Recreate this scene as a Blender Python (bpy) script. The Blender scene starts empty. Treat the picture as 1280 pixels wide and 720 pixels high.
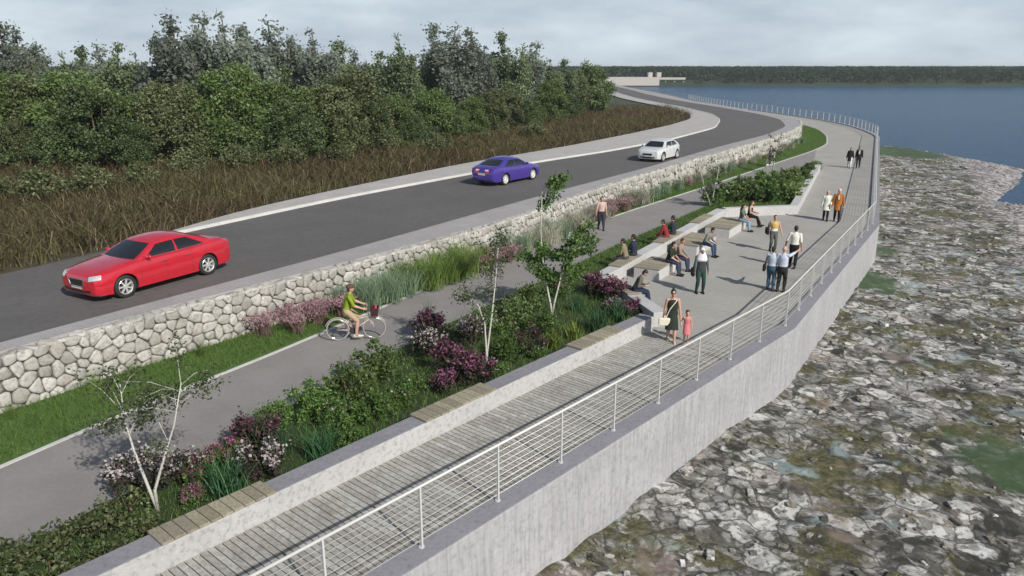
import bpy, bmesh, math, random
import numpy as np
from mathutils import Vector, Matrix, noise
from mathutils.bvhtree import BVHTree
R = math.radians
random.seed(7); RNG = np.random.default_rng(11)
scn = bpy.context.scene
COL = scn.collection
# ------------------------------------------------------------------ camera model
F, CX, CY, HY, CH = 936.0, 640.0, 360.0, 84.0, 7.9
TH = math.atan((CY - HY) / F); CT, ST = math.cos(TH), math.sin(TH)
def g(px, py, z=0.0):
    u = (px - CX) / F; v = (CY - py) / F
    t = (z - CH) / (-ST + v * CT)
    return Vector((u * t, (CT + v * ST) * t, z))
def proj(x, y, z):
    Z = z - CH; d = y * CT - Z * ST
    return CX + F * x / d, CY - F * (y * ST + Z * CT) / d
def atdepth(px, Y, z):
    return Vector(((px - CX) / F * (Y * CT + (CH - z) * ST), Y, z))
def ztop(x, y, py):
    lo, hi = -3.0, 40.0
    for _ in range(40):
        m = (lo + hi) / 2
        if proj(x, y, m)[1] > py: lo = m
        else: hi = m
    return lo
# ------------------------------------------------------------------ objects
def tag(o, label=None, cat=None, group=None, kind=None):
    if label: o['label'] = label
    if cat: o['category'] = cat
    if group: o['group'] = group
    if kind: o['kind'] = kind
    return o
def empty(name, loc=(0, 0, 0), rz=0.0):
    o = bpy.data.objects.new(name, None); COL.objects.link(o)
    o.location = loc; o.rotation_euler = (0, 0, rz); o.empty_display_size = .2
    return o
def link(name, me, parent=None):
    o = bpy.data.objects.new(name, me); COL.objects.link(o)
    if parent is not None: o.parent = parent
    return o
def kids(o): return [c for c in bpy.data.objects if c.parent == o]
def copy_tree(o, children):
    c = o.copy(); COL.objects.link(c)
    for ch in children:
        d = ch.copy(); COL.objects.link(d); d.parent = c
    return c
def np_mesh(name, V, loops, starts, totals, mat=None, smooth=False):
    me = bpy.data.meshes.new(name)
    V = np.asarray(V, dtype=np.float32)
    me.vertices.add(len(V)); me.vertices.foreach_set('co', V.ravel())
    me.loops.add(len(loops)); me.loops.foreach_set('vertex_index', np.asarray(loops, dtype=np.int32))
    me.polygons.add(len(starts)); me.polygons.foreach_set('loop_start', np.asarray(starts, dtype=np.int32))
    me.polygons.foreach_set('loop_total', np.asarray(totals, dtype=np.int32))
    if smooth: me.polygons.foreach_set('use_smooth', np.ones(len(starts), dtype=bool))
    me.update(calc_edges=True); me.validate()
    if mat: me.materials.append(mat)
    return me
def quads(name, V, Q, mat=None, smooth=False):
    Q = np.asarray(Q, dtype=np.int32)
    n = len(Q)
    return np_mesh(name, V, Q.ravel(), np.arange(n) * Q.shape[1], np.full(n, Q.shape[1]), mat, smooth)
class MB:
    def __init__(s): s.v = []; s.f = []; s.m = []; s.mi = 0
    def add(s, vs, fs):
        b = len(s.v); s.v += [tuple(p) for p in vs]
        for f in fs: s.f.append([i + b for i in f]); s.m.append(s.mi)
    def box(s, c, sx, sy, sz, rz=0.0, M=None):
        c = Vector(c); r = Matrix.Rotation(rz, 3, 'Z') if M is None else M
        vs = [c + r @ Vector((x * sx / 2, y * sy / 2, z * sz / 2)) for z in (-1, 1) for y in (-1, 1) for x in (-1, 1)]
        s.add(vs, [(0, 2, 3, 1), (4, 5, 7, 6), (0, 1, 5, 4), (2, 6, 7, 3), (0, 4, 6, 2), (1, 3, 7, 5)])
    def prism(s, pts, z0, z1):
        n = len(pts)
        a = sum(pts[i][0] * pts[(i + 1) % n][1] - pts[(i + 1) % n][0] * pts[i][1] for i in range(n))
        if a < 0: pts = pts[::-1]
        vs = [(p[0], p[1], z0) for p in pts] + [(p[0], p[1], z1) for p in pts]
        s.add(vs, [tuple(range(n))[::-1], tuple(range(n, 2 * n))] + [(i, (i + 1) % n, n + (i + 1) % n, n + i) for i in range(n)])
    def tube(s, pts, rad, n=8, cap=True, sx=1.0, right=None):
        pts = [Vector(p) for p in pts]; k = len(pts)
        if not hasattr(rad, '__len__'): rad = [rad] * k
        P, RR = [], []
        if cap == 'round':
            d0 = (pts[0] - pts[1]).normalized(); d1 = (pts[-1] - pts[-2]).normalized()
            for a in (90 * .97, 60, 30): P.append(pts[0] + d0 * rad[0] * math.sin(R(a))); RR.append(rad[0] * math.cos(R(a)))
            P += pts; RR += list(rad)
            for a in (30, 60, 90 * .97): P.append(pts[-1] + d1 * rad[-1] * math.sin(R(a))); RR.append(rad[-1] * math.cos(R(a)))
        else: P, RR = pts, list(rad)
        k = len(P); vs = []; u = None
        for i in range(k):
            t = (P[min(i + 1, k - 1)] - P[max(i - 1, 0)])
            t = t.normalized() if t.length > 1e-9 else Vector((0, 0, 1))
            if u is None:
                q = Vector((0, 0, 1)) if abs(t.z) < .9 else Vector((1, 0, 0))
                u = t.cross(q).normalized()
            else:
                u = u - t * u.dot(t)
                u = u.normalized() if u.length > 1e-6 else t.orthogonal().normalized()
            w = t.cross(u)
            for j in range(n):
                a = 2 * math.pi * j / n
                o = (u * math.cos(a) + w * math.sin(a)) * RR[i]
                if right is not None: o = o + right * (o.dot(right) * (sx - 1))
                vs.append(P[i] + o)
        fs = [(i * n + j, i * n + (j + 1) % n, (i + 1) * n + (j + 1) % n, (i + 1) * n + j) for i in range(k - 1) for j in range(n)]
        if cap: fs += [tuple(range(n))[::-1], tuple(range((k - 1) * n, k * n))]
        s.add(vs, fs)
    def ball(s, c, rx, ry=None, rz=None, M=None, nu=12, nv=8):
        ry = ry or rx; rz = rz or rx; c = Vector(c); M = M or Matrix.Identity(3); vs = []
        for i in range(1, nv):
            a = math.pi * i / nv
            for j in range(nu):
                b = 2 * math.pi * j / nu
                vs.append(c + M @ Vector((rx * math.sin(a) * math.cos(b), ry * math.sin(a) * math.sin(b), rz * math.cos(a))))
        vs += [c + M @ Vector((0, 0, rz)), c + M @ Vector((0, 0, -rz))]
        T = len(vs) - 2
        fs = [(i * nu + j, (i + 1) * nu + j, (i + 1) * nu + (j + 1) % nu, i * nu + (j + 1) % nu) for i in range(nv - 2) for j in range(nu)]
        fs += [(T, j, (j + 1) % nu) for j in range(nu)] + [(T + 1, (nv - 2) * nu + (j + 1) % nu, (nv - 2) * nu + j) for j in range(nu)]
        s.add(vs, fs)
    def lathe(s, prof, c, axis, n=28):
        c = Vector(c); ax = Vector(axis).normalized(); u = ax.orthogonal().normalized(); w = ax.cross(u); k = len(prof)
        vs = [c + ax * h + (u * math.cos(2 * math.pi * j / n) + w * math.sin(2 * math.pi * j / n)) * r for r, h in prof for j in range(n)]
        s.add(vs, [(i * n + j, i * n + (j + 1) % n, (i + 1) * n + (j + 1) % n, (i + 1) * n + j) for i in range(k - 1) for j in range(n)])
    def mesh(s, name, mats=None, smooth=False):
        me = bpy.data.meshes.new(name); me.from_pydata(s.v, [], s.f); me.update()
        for m in (mats if isinstance(mats, (list, tuple)) else [mats] if mats else []): me.materials.append(m)
        if any(s.m): me.polygons.foreach_set('material_index', s.m)
        if smooth: me.polygons.foreach_set('use_smooth', [True] * len(s.f))
        return me
    def build(s, name, mats=None, parent=None, smooth=False):
        return link(name, s.mesh(name, mats, smooth), parent)
def bevel(o, w=.02, seg=2, angle=35):
    m = o.modifiers.new('bevel', 'BEVEL'); m.width = w; m.segments = seg; m.limit_method = 'ANGLE'; m.angle_limit = R(angle)
    return o
def bake(o):
    dg = bpy.context.evaluated_depsgraph_get(); dg.update()
    me = bpy.data.meshes.new_from_object(o.evaluated_get(dg)); old = o.data
    o.modifiers.clear(); o.data = me; return o
def remeshed(mb, voxel, smooth=3):
    me = mb.mesh('tmp'); o = link('tmp', me)
    m = o.modifiers.new('r', 'REMESH'); m.mode = 'VOXEL'; m.voxel_size = voxel; m.adaptivity = 0
    if smooth:
        m = o.modifiers.new('s', 'SMOOTH'); m.iterations = smooth; m.factor = .5
    bake(o); me = o.data; bpy.data.objects.remove(o)
    me.polygons.foreach_set('use_smooth', [True] * len(me.polygons))
    return me
# polylines
def P2(l): return [Vector((p[0], p[1])) for p in l]
def dense(pl, step=1.0, smooth=0):
    pl = P2(pl); L = [0]
    for a, b in zip(pl, pl[1:]): L.append(L[-1] + (b - a).length)
    n = max(2, int(L[-1] / step) + 1); out = []; k = 0
    for i in range(n):
        s = L[-1] * i / (n - 1)
        while k < len(pl) - 2 and s > L[k + 1]: k += 1
        out.append(pl[k].lerp(pl[k + 1], min(1, (s - L[k]) / max(1e-9, L[k + 1] - L[k]))))
    for _ in range(smooth):
        out = [out[0]] + [(out[i - 1] + out[i] * 2 + out[i + 1]) / 4 for i in range(1, len(out) - 1)] + [out[-1]]
    return out
def offset(pl, d):
    pl = P2(pl); out = []
    for i, p in enumerate(pl):
        t0 = (p - pl[i - 1]).normalized() if i else None
        t1 = (pl[i + 1] - p).normalized() if i < len(pl) - 1 else None
        t = ((t0 or t1) + (t1 or t0)).normalized(); nrm = Vector((-t.y, t.x))
        c = max(.4, nrm.dot(Vector((-(t1 or t0).y, (t1 or t0).x))))
        out.append(p + nrm * d / c)
    return out
def lengths(pl):
    L = [0]
    for a, b in zip(pl, pl[1:]): L.append(L[-1] + (b - a).length)
    return L
def at_s(pl, s):
    L = lengths(pl)
    for i in range(len(pl) - 1):
        if s <= L[i + 1] or i == len(pl) - 2:
            t = (pl[i + 1] - pl[i]).normalized(); return pl[i] + t * (s - L[i]), t
def ribbon(name, A, B, z, mat, n=None, parent=None, za=None, across=1):
    """sheet between two plan polylines (A left, B right)"""
    n = n or 160
    def rs(pl):
        L = lengths(P2(pl)); return [at_s(P2(pl), L[-1] * i / n)[0] for i in range(n + 1)]
    a, b = rs(A), rs(B); V = []; Q = []
    for p, q in zip(a, b):
        for k in range(across + 1):
            t = k / across; w = p.lerp(q, t); V.append((w.x, w.y, (z if za is None else za + (z - za) * t)))
    c = across + 1
    for i in range(n):
        for k in range(across): Q.append((i * c + k, i * c + k + 1, (i + 1) * c + k + 1, (i + 1) * c + k))
    return link(name, quads(name, V, Q, mat), parent)
def poly_sheet(name, pts, z, mat, z0=None):
    bm = bmesh.new(); vs = [bm.verts.new((p[0], p[1], z)) for p in pts]; f = bm.faces.new(vs); f.normal_update()
    if f.normal.z < 0: f.normal_flip()
    if z0 is not None:
        r = bmesh.ops.extrude_face_region(bm, geom=[f])
        for v in [e for e in r['geom'] if isinstance(e, bmesh.types.BMVert)]: v.co.z = z
        for v in vs: v.co.z = z0
    bmesh.ops.triangulate(bm, faces=bm.faces[:]); bmesh.ops.recalc_face_normals(bm, faces=bm.faces[:])
    me = bpy.data.meshes.new(name); bm.to_mesh(me); bm.free(); me.materials.append(mat); return link(name, me)
def sweep(mb, pl, prof, closed=True):
    """profile of (offset to the left, z) swept along a plan polyline"""
    lines = [offset(pl, d) for d, z in prof]; n = len(pl); k = len(prof); vs = []
    for i in range(n):
        for j in range(k): vs.append((lines[j][i].x, lines[j][i].y, prof[j][1]))
    fs = [(i * k + j, (i + 1) * k + j, (i + 1) * k + (j + 1) % k, i * k + (j + 1) % k) for i in range(n - 1) for j in range(k if closed else k - 1)]
    if closed: fs += [tuple(range(k)), tuple(range((n - 1) * k, n * k))[::-1]]
    mb.add(vs, fs)
# ------------------------------------------------------------------ materials
class NT:
    def __init__(s, name):
        s.m = bpy.data.materials.new(name); s.m.use_nodes = True; s.t = s.m.node_tree; s.b = s.t.nodes['Principled BSDF']; s.o = s.t.nodes['Material Output']
    def n(s, typ, **kw):
        d = s.t.nodes.new(typ)
        for k, v in kw.items():
            if k in d.inputs: d.inputs[k].default_value = v
            else: setattr(d, k, v)
        return d
    def l(s, a, b): s.t.links.new(a, b)
    def coord(s, scale=(1, 1, 1), rot=(0, 0, 0), kind='Object'):
        c = s.n('ShaderNodeTexCoord'); mp = s.n('ShaderNodeMapping'); mp.inputs['Scale'].default_value = scale; mp.inputs['Rotation'].default_value = rot
        s.l(c.outputs[kind], mp.inputs['Vector']); return mp.outputs[0]
    def noise(s, vec, scale, detail=5, rough=.6, dist=0.0):
        d = s.n('ShaderNodeTexNoise'); d.inputs['Scale'].default_value = scale; d.inputs['Detail'].default_value = detail
        d.inputs['Roughness'].default_value = rough; d.inputs['Distortion'].default_value = dist
        s.l(vec, d.inputs['Vector']); return d.outputs['Fac']
    def ramp(s, fac, stops, interp='LINEAR'):
        d = s.n('ShaderNodeValToRGB'); e = d.color_ramp.elements; d.color_ramp.interpolation = interp
        while len(e) < len(stops): e.new(.5)
        for i, (p, c) in enumerate(stops): e[i].position = p; e[i].color = (*c, 1) if len(c) == 3 else c
        s.l(fac, d.inputs[0]); return d.outputs[0]
    def mix(s, fac, a, b, mode='MIX'):
        d = s.n('ShaderNodeMix', data_type='RGBA', blend_type=mode)
        for sock, v in ((d.inputs[0], fac), (d.inputs[6], a), (d.inputs[7], b)):
            if hasattr(v, 'links') or hasattr(v, 'is_linked'): s.l(v, sock)
            elif isinstance(v, (int, float)): sock.default_value = v
            else: sock.default_value = (*v, 1)
        return d.outputs[2]
    def bump(s, h, strength=.3, dist=.02):
        d = s.n('ShaderNodeBump', Strength=strength, Distance=dist); s.l(h, d.inputs['Height']); s.l(d.outputs[0], s.b.inputs['Normal'])
    def col(s, c):
        if isinstance(c, (tuple, list)): s.b.inputs['Base Color'].default_value = (*c, 1)
        else: s.l(c, s.b.inputs['Base Color'])
    def set(s, **kw):
        for k, v in kw.items(): s.b.inputs[k.replace('_', ' ')].default_value = v
        return s
def plain(name, c, rough=.5, metal=0.0, coat=0.0, spec=.5, var=0.0):
    k = NT(name); k.set(Roughness=rough, Metallic=metal, Coat_Weight=coat); k.b.inputs['Specular IOR Level'].default_value = spec
    if var:
        f = k.noise(k.coord(), 9.0, 4); k.col(k.mix(f, [v * (1 - var) for v in c], [min(1, v * (1 + var)) for v in c]))
    else: k.col(c)
    return k.m
def cloth(name, c):
    k = NT(name); k.set(Roughness=.85); k.b.inputs['Specular IOR Level'].default_value = .2; v = k.coord()
    f = k.noise(v, 14, 3); k.col(k.mix(f, [x * .75 for x in c], [min(1, x * 1.2) for x in c])); k.bump(k.noise(v, 22, 3), .4, .02)
    return k.m
def concrete(name, c, speck=.5, scale=1.0, streak=0.0, joints=None):
    k = NT(name); k.set(Roughness=.85); v = k.coord()
    big = k.noise(v, .55 * scale, 5); mid = k.noise(v, 7 * scale, 6, .7); fine = k.noise(v, 38 * scale, 3)
    a = k.mix(k.ramp(big, [(.3, (0, 0, 0)), (.7, (1, 1, 1))]), [x * .84 for x in c], [min(1, x * 1.12) for x in c])
    a = k.mix(k.ramp(mid, [(.36, (1, 1, 1)), (.5, (0, 0, 0))]), a, k.mix(speck, a, [x * .45 for x in c]))
    a = k.mix(k.ramp(mid, [(.58, (0, 0, 0)), (.72, (.6, .6, .6))]), a, [min(1, x * 1.35) for x in c])
    a = k.mix(.25, a, k.mix(fine, [x * .6 for x in c], [min(1, x * 1.4) for x in c]))
    if streak:
        st = k.noise(k.coord((5, 5, .35)), 2.2, 5, .7); a = k.mix(k.ramp(st, [(.45, (0, 0, 0)), (.7, (streak,) * 3)]), a, [x * .5 for x in c])
    if joints:
        br = k.n('ShaderNodeTexBrick', Scale=1.0); br.offset = 0.0; br.inputs['Mortar Size'].default_value = .006; br.inputs['Brick Width'].default_value = joints; br.inputs['Row Height'].default_value = joints
        br.inputs['Mortar Smooth'].default_value = .3
        k.l(k.coord(rot=(0, 0, R(-57))), br.inputs['Vector']); a = k.mix(br.outputs['Fac'], a, [x * .6 for x in c])
    k.col(a); k.bump(mid, .25, .01); return k.m
def leaf(name, cols, trans=.3, rough=.6, patch=None):
    k = NT(name); k.set(Roughness=rough); k.b.inputs['Specular IOR Level'].default_value = .25
    geo = k.n('ShaderNodeNewGeometry'); n = len(cols)
    c = k.ramp(geo.outputs['Random Per Island'], [(i / max(1, n - 1), x) for i, x in enumerate(cols)])
    oi = k.n('ShaderNodeObjectInfo'); hs = k.n('ShaderNodeHueSaturation')
    mr = k.n('ShaderNodeMapRange'); mr.inputs['To Min'].default_value = .75; mr.inputs['To Max'].default_value = 1.25
    k.l(oi.outputs['Random'], mr.inputs[0]); k.l(mr.outputs[0], hs.inputs['Value']); k.l(c, hs.inputs['Color']); c = hs.outputs[0]
    if patch: c = k.mix(k.ramp(k.noise(k.coord(), .16, 4, .6), [(.46, (0, 0, 0)), (.6, (.8, .8, .8))]), c, k.mix(geo.outputs['Random Per Island'], *patch))
    k.col(c); tr = k.n('ShaderNodeBsdfTranslucent'); k.l(c, tr.inputs[0]); mx = k.n('ShaderNodeMixShader'); mx.inputs[0].default_value = trans
    k.l(k.b.outputs[0], mx.inputs[1]); k.l(tr.outputs[0], mx.inputs[2]); k.l(mx.outputs[0], k.o.inputs[0]); return k.m
M = {}
M['plaza'] = concrete('plaza_concrete', (.31, .302, .28), .25, .8, 0, 3.0)
M['path'] = concrete('path_tarmac', (.215, .205, .20), .2, 1.2)
M['wallc'] = concrete('speckled_concrete', (.39, .39, .39), .75, 1.3)
M['seawall'] = concrete('seawall_concrete', (.345, .345, .36), .55, 1.0, .6)
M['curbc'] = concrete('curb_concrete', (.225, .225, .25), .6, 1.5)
M['darktopc'] = concrete('dark_top_concrete', (.205, .205, .225), .5, 1.6)
M['blockc'] = concrete('smooth_concrete', (.42, .42, .42), .3, 1.5)
M['verge'] = concrete('verge_concrete', (.30, .29, .29), .5, 1.6)
M['pave'] = concrete('pavement_concrete', (.37, .36, .35), .4, 1.2)
M['kerb'] = concrete('kerb_concrete', (.5, .5, .48), .3, 2.0)
M['asphalt'] = concrete('asphalt', (.098, .093, .091), .45, .7)
M['soil'] = concrete('soil', (.022, .04, .010), .5, 1.0)
M['turf'] = concrete('turf', (.055, .105, .02), .6, 1.3)
M['reedsoil'] = concrete('reed_soil', (.06, .045, .025), .6, .5)
M['landm'] = concrete('land_soil', (.035, .045, .018), .5, .2)
M['darkgap'] = plain('dark_gap', (.02, .02, .02), .9)
M['metal'] = plain('painted_metal', (.52, .52, .505), .4, .1)
M['wire'] = plain('steel_wire', (.54, .53, .50), .35, .3)
M['black'] = plain('black_rubber', (.018, .018, .018), .7)
M['chrome'] = plain('chrome', (.75, .75, .75), .15, 1.0)
M['skin'] = plain('skin', (.46, .27, .19), .55, var=.1)
M['skin2'] = plain('tanned_skin', (.30, .165, .11), .55, var=.1)
M['eye'] = plain('eye_dark', (.02, .015, .012), .3)
M['lip'] = plain('lip', (.32, .11, .10), .5)
def board_mat(name, cols, grain=(1, 1, 1)):
    k = NT(name); k.set(Roughness=.8); geo = k.n('ShaderNodeNewGeometry')
    c = k.ramp(geo.outputs['Random Per Island'], [(i / (len(cols) - 1), x) for i, x in enumerate(cols)])
    v = k.coord(grain); f = k.noise(v, 16, 6, .75); f2 = k.noise(v, 2.2, 4)
    c = k.mix(k.ramp(f, [(.38, (1, 1, 1)), (.56, (0, 0, 0))]), c, k.mix(.55, c, (.08, .075, .06)))
    c = k.mix(k.ramp(f2, [(.4, (0, 0, 0)), (.75, (.45, .45, .45))]), c, (.16, .15, .11))
    k.col(c); k.bump(f, .3, .008); return k.m
M['board'] = board_mat('weathered_deck', [(.33, .325, .30), (.40, .395, .37), (.46, .455, .43), (.33, .315, .295), (.42, .415, .375)])
M['slat'] = board_mat('bench_timber', [(.24, .21, .15), (.31, .275, .20), (.36, .325, .24), (.23, .20, .155)])
def stone_mat():
    k = NT('gabion_stone'); k.set(Roughness=.9); geo = k.n('ShaderNodeNewGeometry')
    c = k.ramp(geo.outputs['Random Per Island'], [(0, (.27, .265, .24)), (.4, (.40, .395, .37)), (.75, (.47, .465, .44)), (1, (.33, .31, .28))])
    v = k.coord(); f = k.noise(v, 9, 6, .7)
    c = k.mix(k.ramp(f, [(.35, (.8, .8, .8)), (.55, (0, 0, 0))]), c, (.2, .19, .16)); k.col(c); k.bump(f, .5, .03); return k.m
M['stone'] = stone_mat()
def birch_mat():
    k = NT('birch_bark'); k.set(Roughness=.7); f = k.noise(k.coord((3, 3, 14)), 2.4, 4, .7)
    k.col(k.ramp(f, [(.33, (.05, .045, .04)), (.42, (.44, .43, .395)), (1, (.55, .54, .50))])); return k.m
M['birch'] = birch_mat()
M['bark'] = plain('bark', (.085, .065, .045), .9, var=.4)
M['stem'] = plain('shrub_stem', (.09, .07, .035), .9, var=.3)
def water_mat():
    k = NT('sea_water'); k.set(Roughness=.2, IOR=1.16); k.b.inputs['Specular IOR Level'].default_value = .22
    a = k.noise(k.coord((.25, 1.2, 1)), .35, 5, .6); b = k.noise(k.coord((.6, 2.4, 1)), .9, 5, .65)
    k.col(k.mix(k.noise(k.coord((.01, .03, 1)), 1.0, 4), (.014, .06, .135), (.03, .10, .20)))
    mx = k.n('ShaderNodeMath', operation='ADD'); k.l(a, mx.inputs[0]); k.l(b, mx.inputs[1]); k.bump(mx.outputs[0], 1.0, .9); return k.m
M['water'] = water_mat()
def beach_mat():
    k = NT('rocky_shore'); k.set(Roughness=.85); v0 = k.coord(); wn = k.n('ShaderNodeTexNoise'); wn.inputs['Scale'].default_value = 1.3; wn.inputs['Detail'].default_value = 6; k.l(v0, wn.inputs['Vector'])
    wa = k.n('ShaderNodeVectorMath', operation='MULTIPLY_ADD'); wa.inputs[1].default_value = (.75, .75, .75); k.l(wn.outputs['Color'], wa.inputs[0]); k.l(v0, wa.inputs[2]); v = wa.outputs[0]
    def cells(scale):
        d = k.n('ShaderNodeTexVoronoi', Scale=scale); k.l(v, d.inputs['Vector']); e = k.n('ShaderNodeTexVoronoi', Scale=scale, feature='DISTANCE_TO_EDGE'); k.l(v, e.inputs['Vector'])
        sx = k.n('ShaderNodeSeparateColor'); k.l(d.outputs['Color'], sx.inputs[0]); return sx.outputs[0], e.outputs['Distance']
    c1, e1 = cells(1.6); c2, e2 = cells(4.6); n3 = k.noise(v0, 4.8, 8, .78); n2 = k.noise(v0, .8, 6, .65, .5)
    dk = [(0, (.016, .016, .013)), (.35, (.045, .042, .034)), (.62, (.11, .105, .09)), (.82, (.26, .255, .24)), (1, (.5, .5, .48))]
    lt = [(0, (.03, .03, .027)), (.25, (.13, .128, .12)), (.5, (.22, .217, .205)), (.75, (.35, .347, .335)), (1, (.52, .52, .505))]
    f1 = k.mix(.55, c1, k.mix(.5, n3, c2)); a1 = k.ramp(f1, [(p * .5 + .24, c) for p, c in dk]); a2 = k.ramp(k.mix(.5, k.mix(.4, c2, c1), n3), [(p * .5 + .22, c) for p, c in lt])
    c = k.mix(k.ramp(n2, [(.45, (0, 0, 0)), (.55, (1, 1, 1))]), a1, a2)
    c = k.mix(k.ramp(e1, [(.0, (.9, .9, .9)), (.07, (0, 0, 0))]), k.mix(k.ramp(n3, [(.38, (.85, .85, .85)), (.47, (0, 0, 0))]), c, (.024, .023, .018)), (.02, .02, .016))
    moss = k.ramp(k.noise(v, .45, 8, .74, .3), [(.515, (0, 0, 0)), (.575, (.9, .9, .9))])
    c = k.mix(moss, c, k.ramp(n3, [(.36, (.018, .019, .006)), (.52, (.07, .066, .02)), (.66, (.17, .16, .075)), (.76, (.42, .42, .36))]))
    pink = k.ramp(k.noise(v0, .5, 4, .6), [(.58, (0, 0, 0)), (.68, (.5, .5, .5))]); c = k.mix(pink, c, k.mix(n3, (.14, .10, .085), (.42, .33, .29)))
    blue = k.ramp(k.noise(v, .7, 4, .6, .6), [(.61, (0, 0, 0)), (.67, (.6, .6, .6))]); c = k.mix(blue, c, k.mix(n3, (.08, .13, .14), (.36, .45, .46)))
    at = k.n('ShaderNodeAttribute', attribute_name='shingle'); sh = k.ramp(k.mix(.5, k.noise(v0, 3.2, 8, .8), c2), [(.30, (.05, .045, .045)), (.5, (.22, .20, .20)), (.68, (.45, .42, .42))])
    c = k.mix(at.outputs['Fac'], c, sh)
    ag = k.n('ShaderNodeAttribute', attribute_name='algae'); c = k.mix(ag.outputs['Fac'], c, k.mix(n3, (.012, .035, .010), (.05, .10, .03)))
    k.col(c); k.bump(k.mix(.6, n3, k.mix(.5, c1, c2)), .5, .05); return k.m
M['beach'] = beach_mat()
def rubble_mat():
    k = NT('shore_stone'); k.set(Roughness=.85); geo = k.n('ShaderNodeNewGeometry')
    c = k.ramp(geo.outputs['Random Per Island'], [(0, (.07, .065, .05)), (.25, (.20, .19, .17)), (.5, (.46, .455, .44)), (.7, (.11, .10, .045)), (.85, (.30, .27, .25)), (1, (.60, .60, .59))])
    f = k.noise(k.coord(), 7, 6, .75); c = k.mix(k.ramp(f, [(.4, (.85, .85, .85)), (.56, (0, 0, 0))]), c, (.05, .05, .035)); k.col(c); k.bump(f, .6, .04); return k.m
M['rubble'] = rubble_mat()
def farm():
    k = NT('far_shore_land'); k.set(Roughness=1.0); v = k.coord((.004, .02, .02)); k.col(k.ramp(k.noise(v, 1.4, 6, .65), [(.35, (.012, .026, .015)), (.55, (.018, .036, .02)), (.7, (.028, .05, .028))])); return k.m
M['far'] = farm()
M['l_tall'] = leaf('haze_painted_tree_leaves', [(.20, .235, .185), (.225, .26, .21), (.255, .285, .235), (.21, .245, .19)], .5)  # pale haze over the treetops is put into this leaf colour
M['l_lime'] = leaf('fresh_tree_leaves', [(.10, .145, .07), (.16, .21, .11), (.22, .27, .16)], .35)
M['l_dark'] = leaf('dark_bush_leaves', [(.035, .062, .02), (.065, .105, .034), (.115, .16, .058), (.19, .235, .125)], .25)
M['l_mid'] = leaf('bush_leaves', [(.055, .10, .024), (.10, .165, .04), (.155, .225, .07), (.24, .30, .15)], .4)
M['l_olive'] = leaf('olive_bush_leaves', [(.05, .065, .025), (.085, .11, .042), (.14, .165, .075), (.22, .24, .13)], .35)
M['l_scrub'] = leaf('scrub_leaves', [(.05, .038, .02), (.09, .07, .034), (.13, .105, .05), (.06, .06, .028)], .25)
M['l_bed'] = leaf('bed_shrub_leaves', [(.04, .085, .018), (.075, .155, .032), (.125, .22, .055), (.19, .28, .10)], .4)
M['l_yel'] = leaf('yellow_green_leaves', [(.025, .045, .012), (.05, .075, .022), (.10, .125, .05), (.20, .22, .12)], .3)
M['l_fern'] = leaf('fern_fronds', [(.09, .13, .02), (.15, .20, .035), (.23, .27, .06)], .35)
M['l_purp'] = leaf('dark_purple_leaves', [(.022, .02, .018), (.04, .05, .025), (.05, .025, .035), (.03, .055, .02)], .2)
M['l_birch'] = leaf('birch_leaves', [(.045, .065, .025), (.08, .105, .045), (.12, .15, .07)], .35)
M['f_mag'] = leaf('magenta_petals', [(.12, .02, .065), (.21, .045, .12), (.33, .14, .24), (.07, .014, .042)], .2)
M['f_pink'] = leaf('pink_petals', [(.34, .20, .22), (.44, .29, .31), (.28, .15, .17)], .25)
M['f_whi'] = leaf('white_petals', [(.32, .28, .28), (.46, .42, .42), (.25, .19, .21)], .25)
M['b_grass'] = leaf('turf_blades', [(.05, .105, .016), (.085, .16, .028), (.135, .22, .05), (.11, .16, .045)], .35)
M['b_reed'] = leaf('dead_reeds', [(.045, .032, .017), (.11, .075, .038), (.08, .064, .025), (.17, .12, .065), (.06, .042, .022), (.14, .11, .05), (.40, .32, .20)], .25, .6, ((.06, .06, .022), (.17, .165, .07)))
M['b_flax'] = leaf('flax_blades', [(.02, .07, .022), (.035, .11, .04), (.07, .17, .075), (.11, .21, .12)], .25)
M['b_mint'] = leaf('mint_grass_blades', [(.14, .22, .13), (.22, .32, .20), (.32, .40, .28)], .35)
M['b_lime'] = leaf('lime_grass_blades', [(.09, .16, .03), (.15, .24, .05), (.23, .31, .09)], .35)
M['b_pink'] = leaf('pink_grass_blades', [(.16, .12, .09), (.27, .17, .16), (.36, .25, .23), (.12, .15, .06)], .35)
M['b_pale'] = leaf('pale_grass_blades', [(.22, .24, .17), (.36, .35, .28), (.46, .44, .37), (.18, .22, .12)], .35)
# ------------------------------------------------------------------ plan lines
RAIL = [(-14.6, -3.7), (8.59, 22.27), (18.71, 38.19), (41.0, 85.5), (43.3, 90), (45.2, 97), (46.8, 104), (47.8, 111), (48.1, 118), (47.8, 127), (46.9, 138), (45.6, 151), (44.6, 165), (44.4, 178), (44.8, 191), (46.5, 230), (48, 300), (47, 425)]
W0 = Vector((-5.64, 10.42)); WD = Vector((.6543, .7562)); WN = Vector((-.7562, .6543))
def wall_pt(s, n=0.0): return W0 + WD * s + WN * n
PATH_L = [(-22, -6.2), (-10.54, 13.75), (-9.24, 16.45), (-7.16, 19.63), (-4.02, 25.4), (-1.6, 29.5), (1.6, 34.7), (6.1, 41.6), (13.4, 51.6), (22.2, 64.1), (29.5, 74.4), (33.6, 81), (37.6, 91), (40.3, 100), (41.5, 108), (41.3, 118), (40.6, 130), (39.6, 145), (39, 165), (39.4, 190), (41.5, 230), (43, 300), (42, 425)]
PATH_R = [(-18.3, -6), (-8.6, 10.78), (-7.13, 13.04), (-5.64, 16.15), (-4.39, 18.3), (-2.07, 22.6), (.6, 26.79), (5.01, 33.87), (11.97, 44.4), (17.81, 52.6), (25.6, 64.0)]
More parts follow.
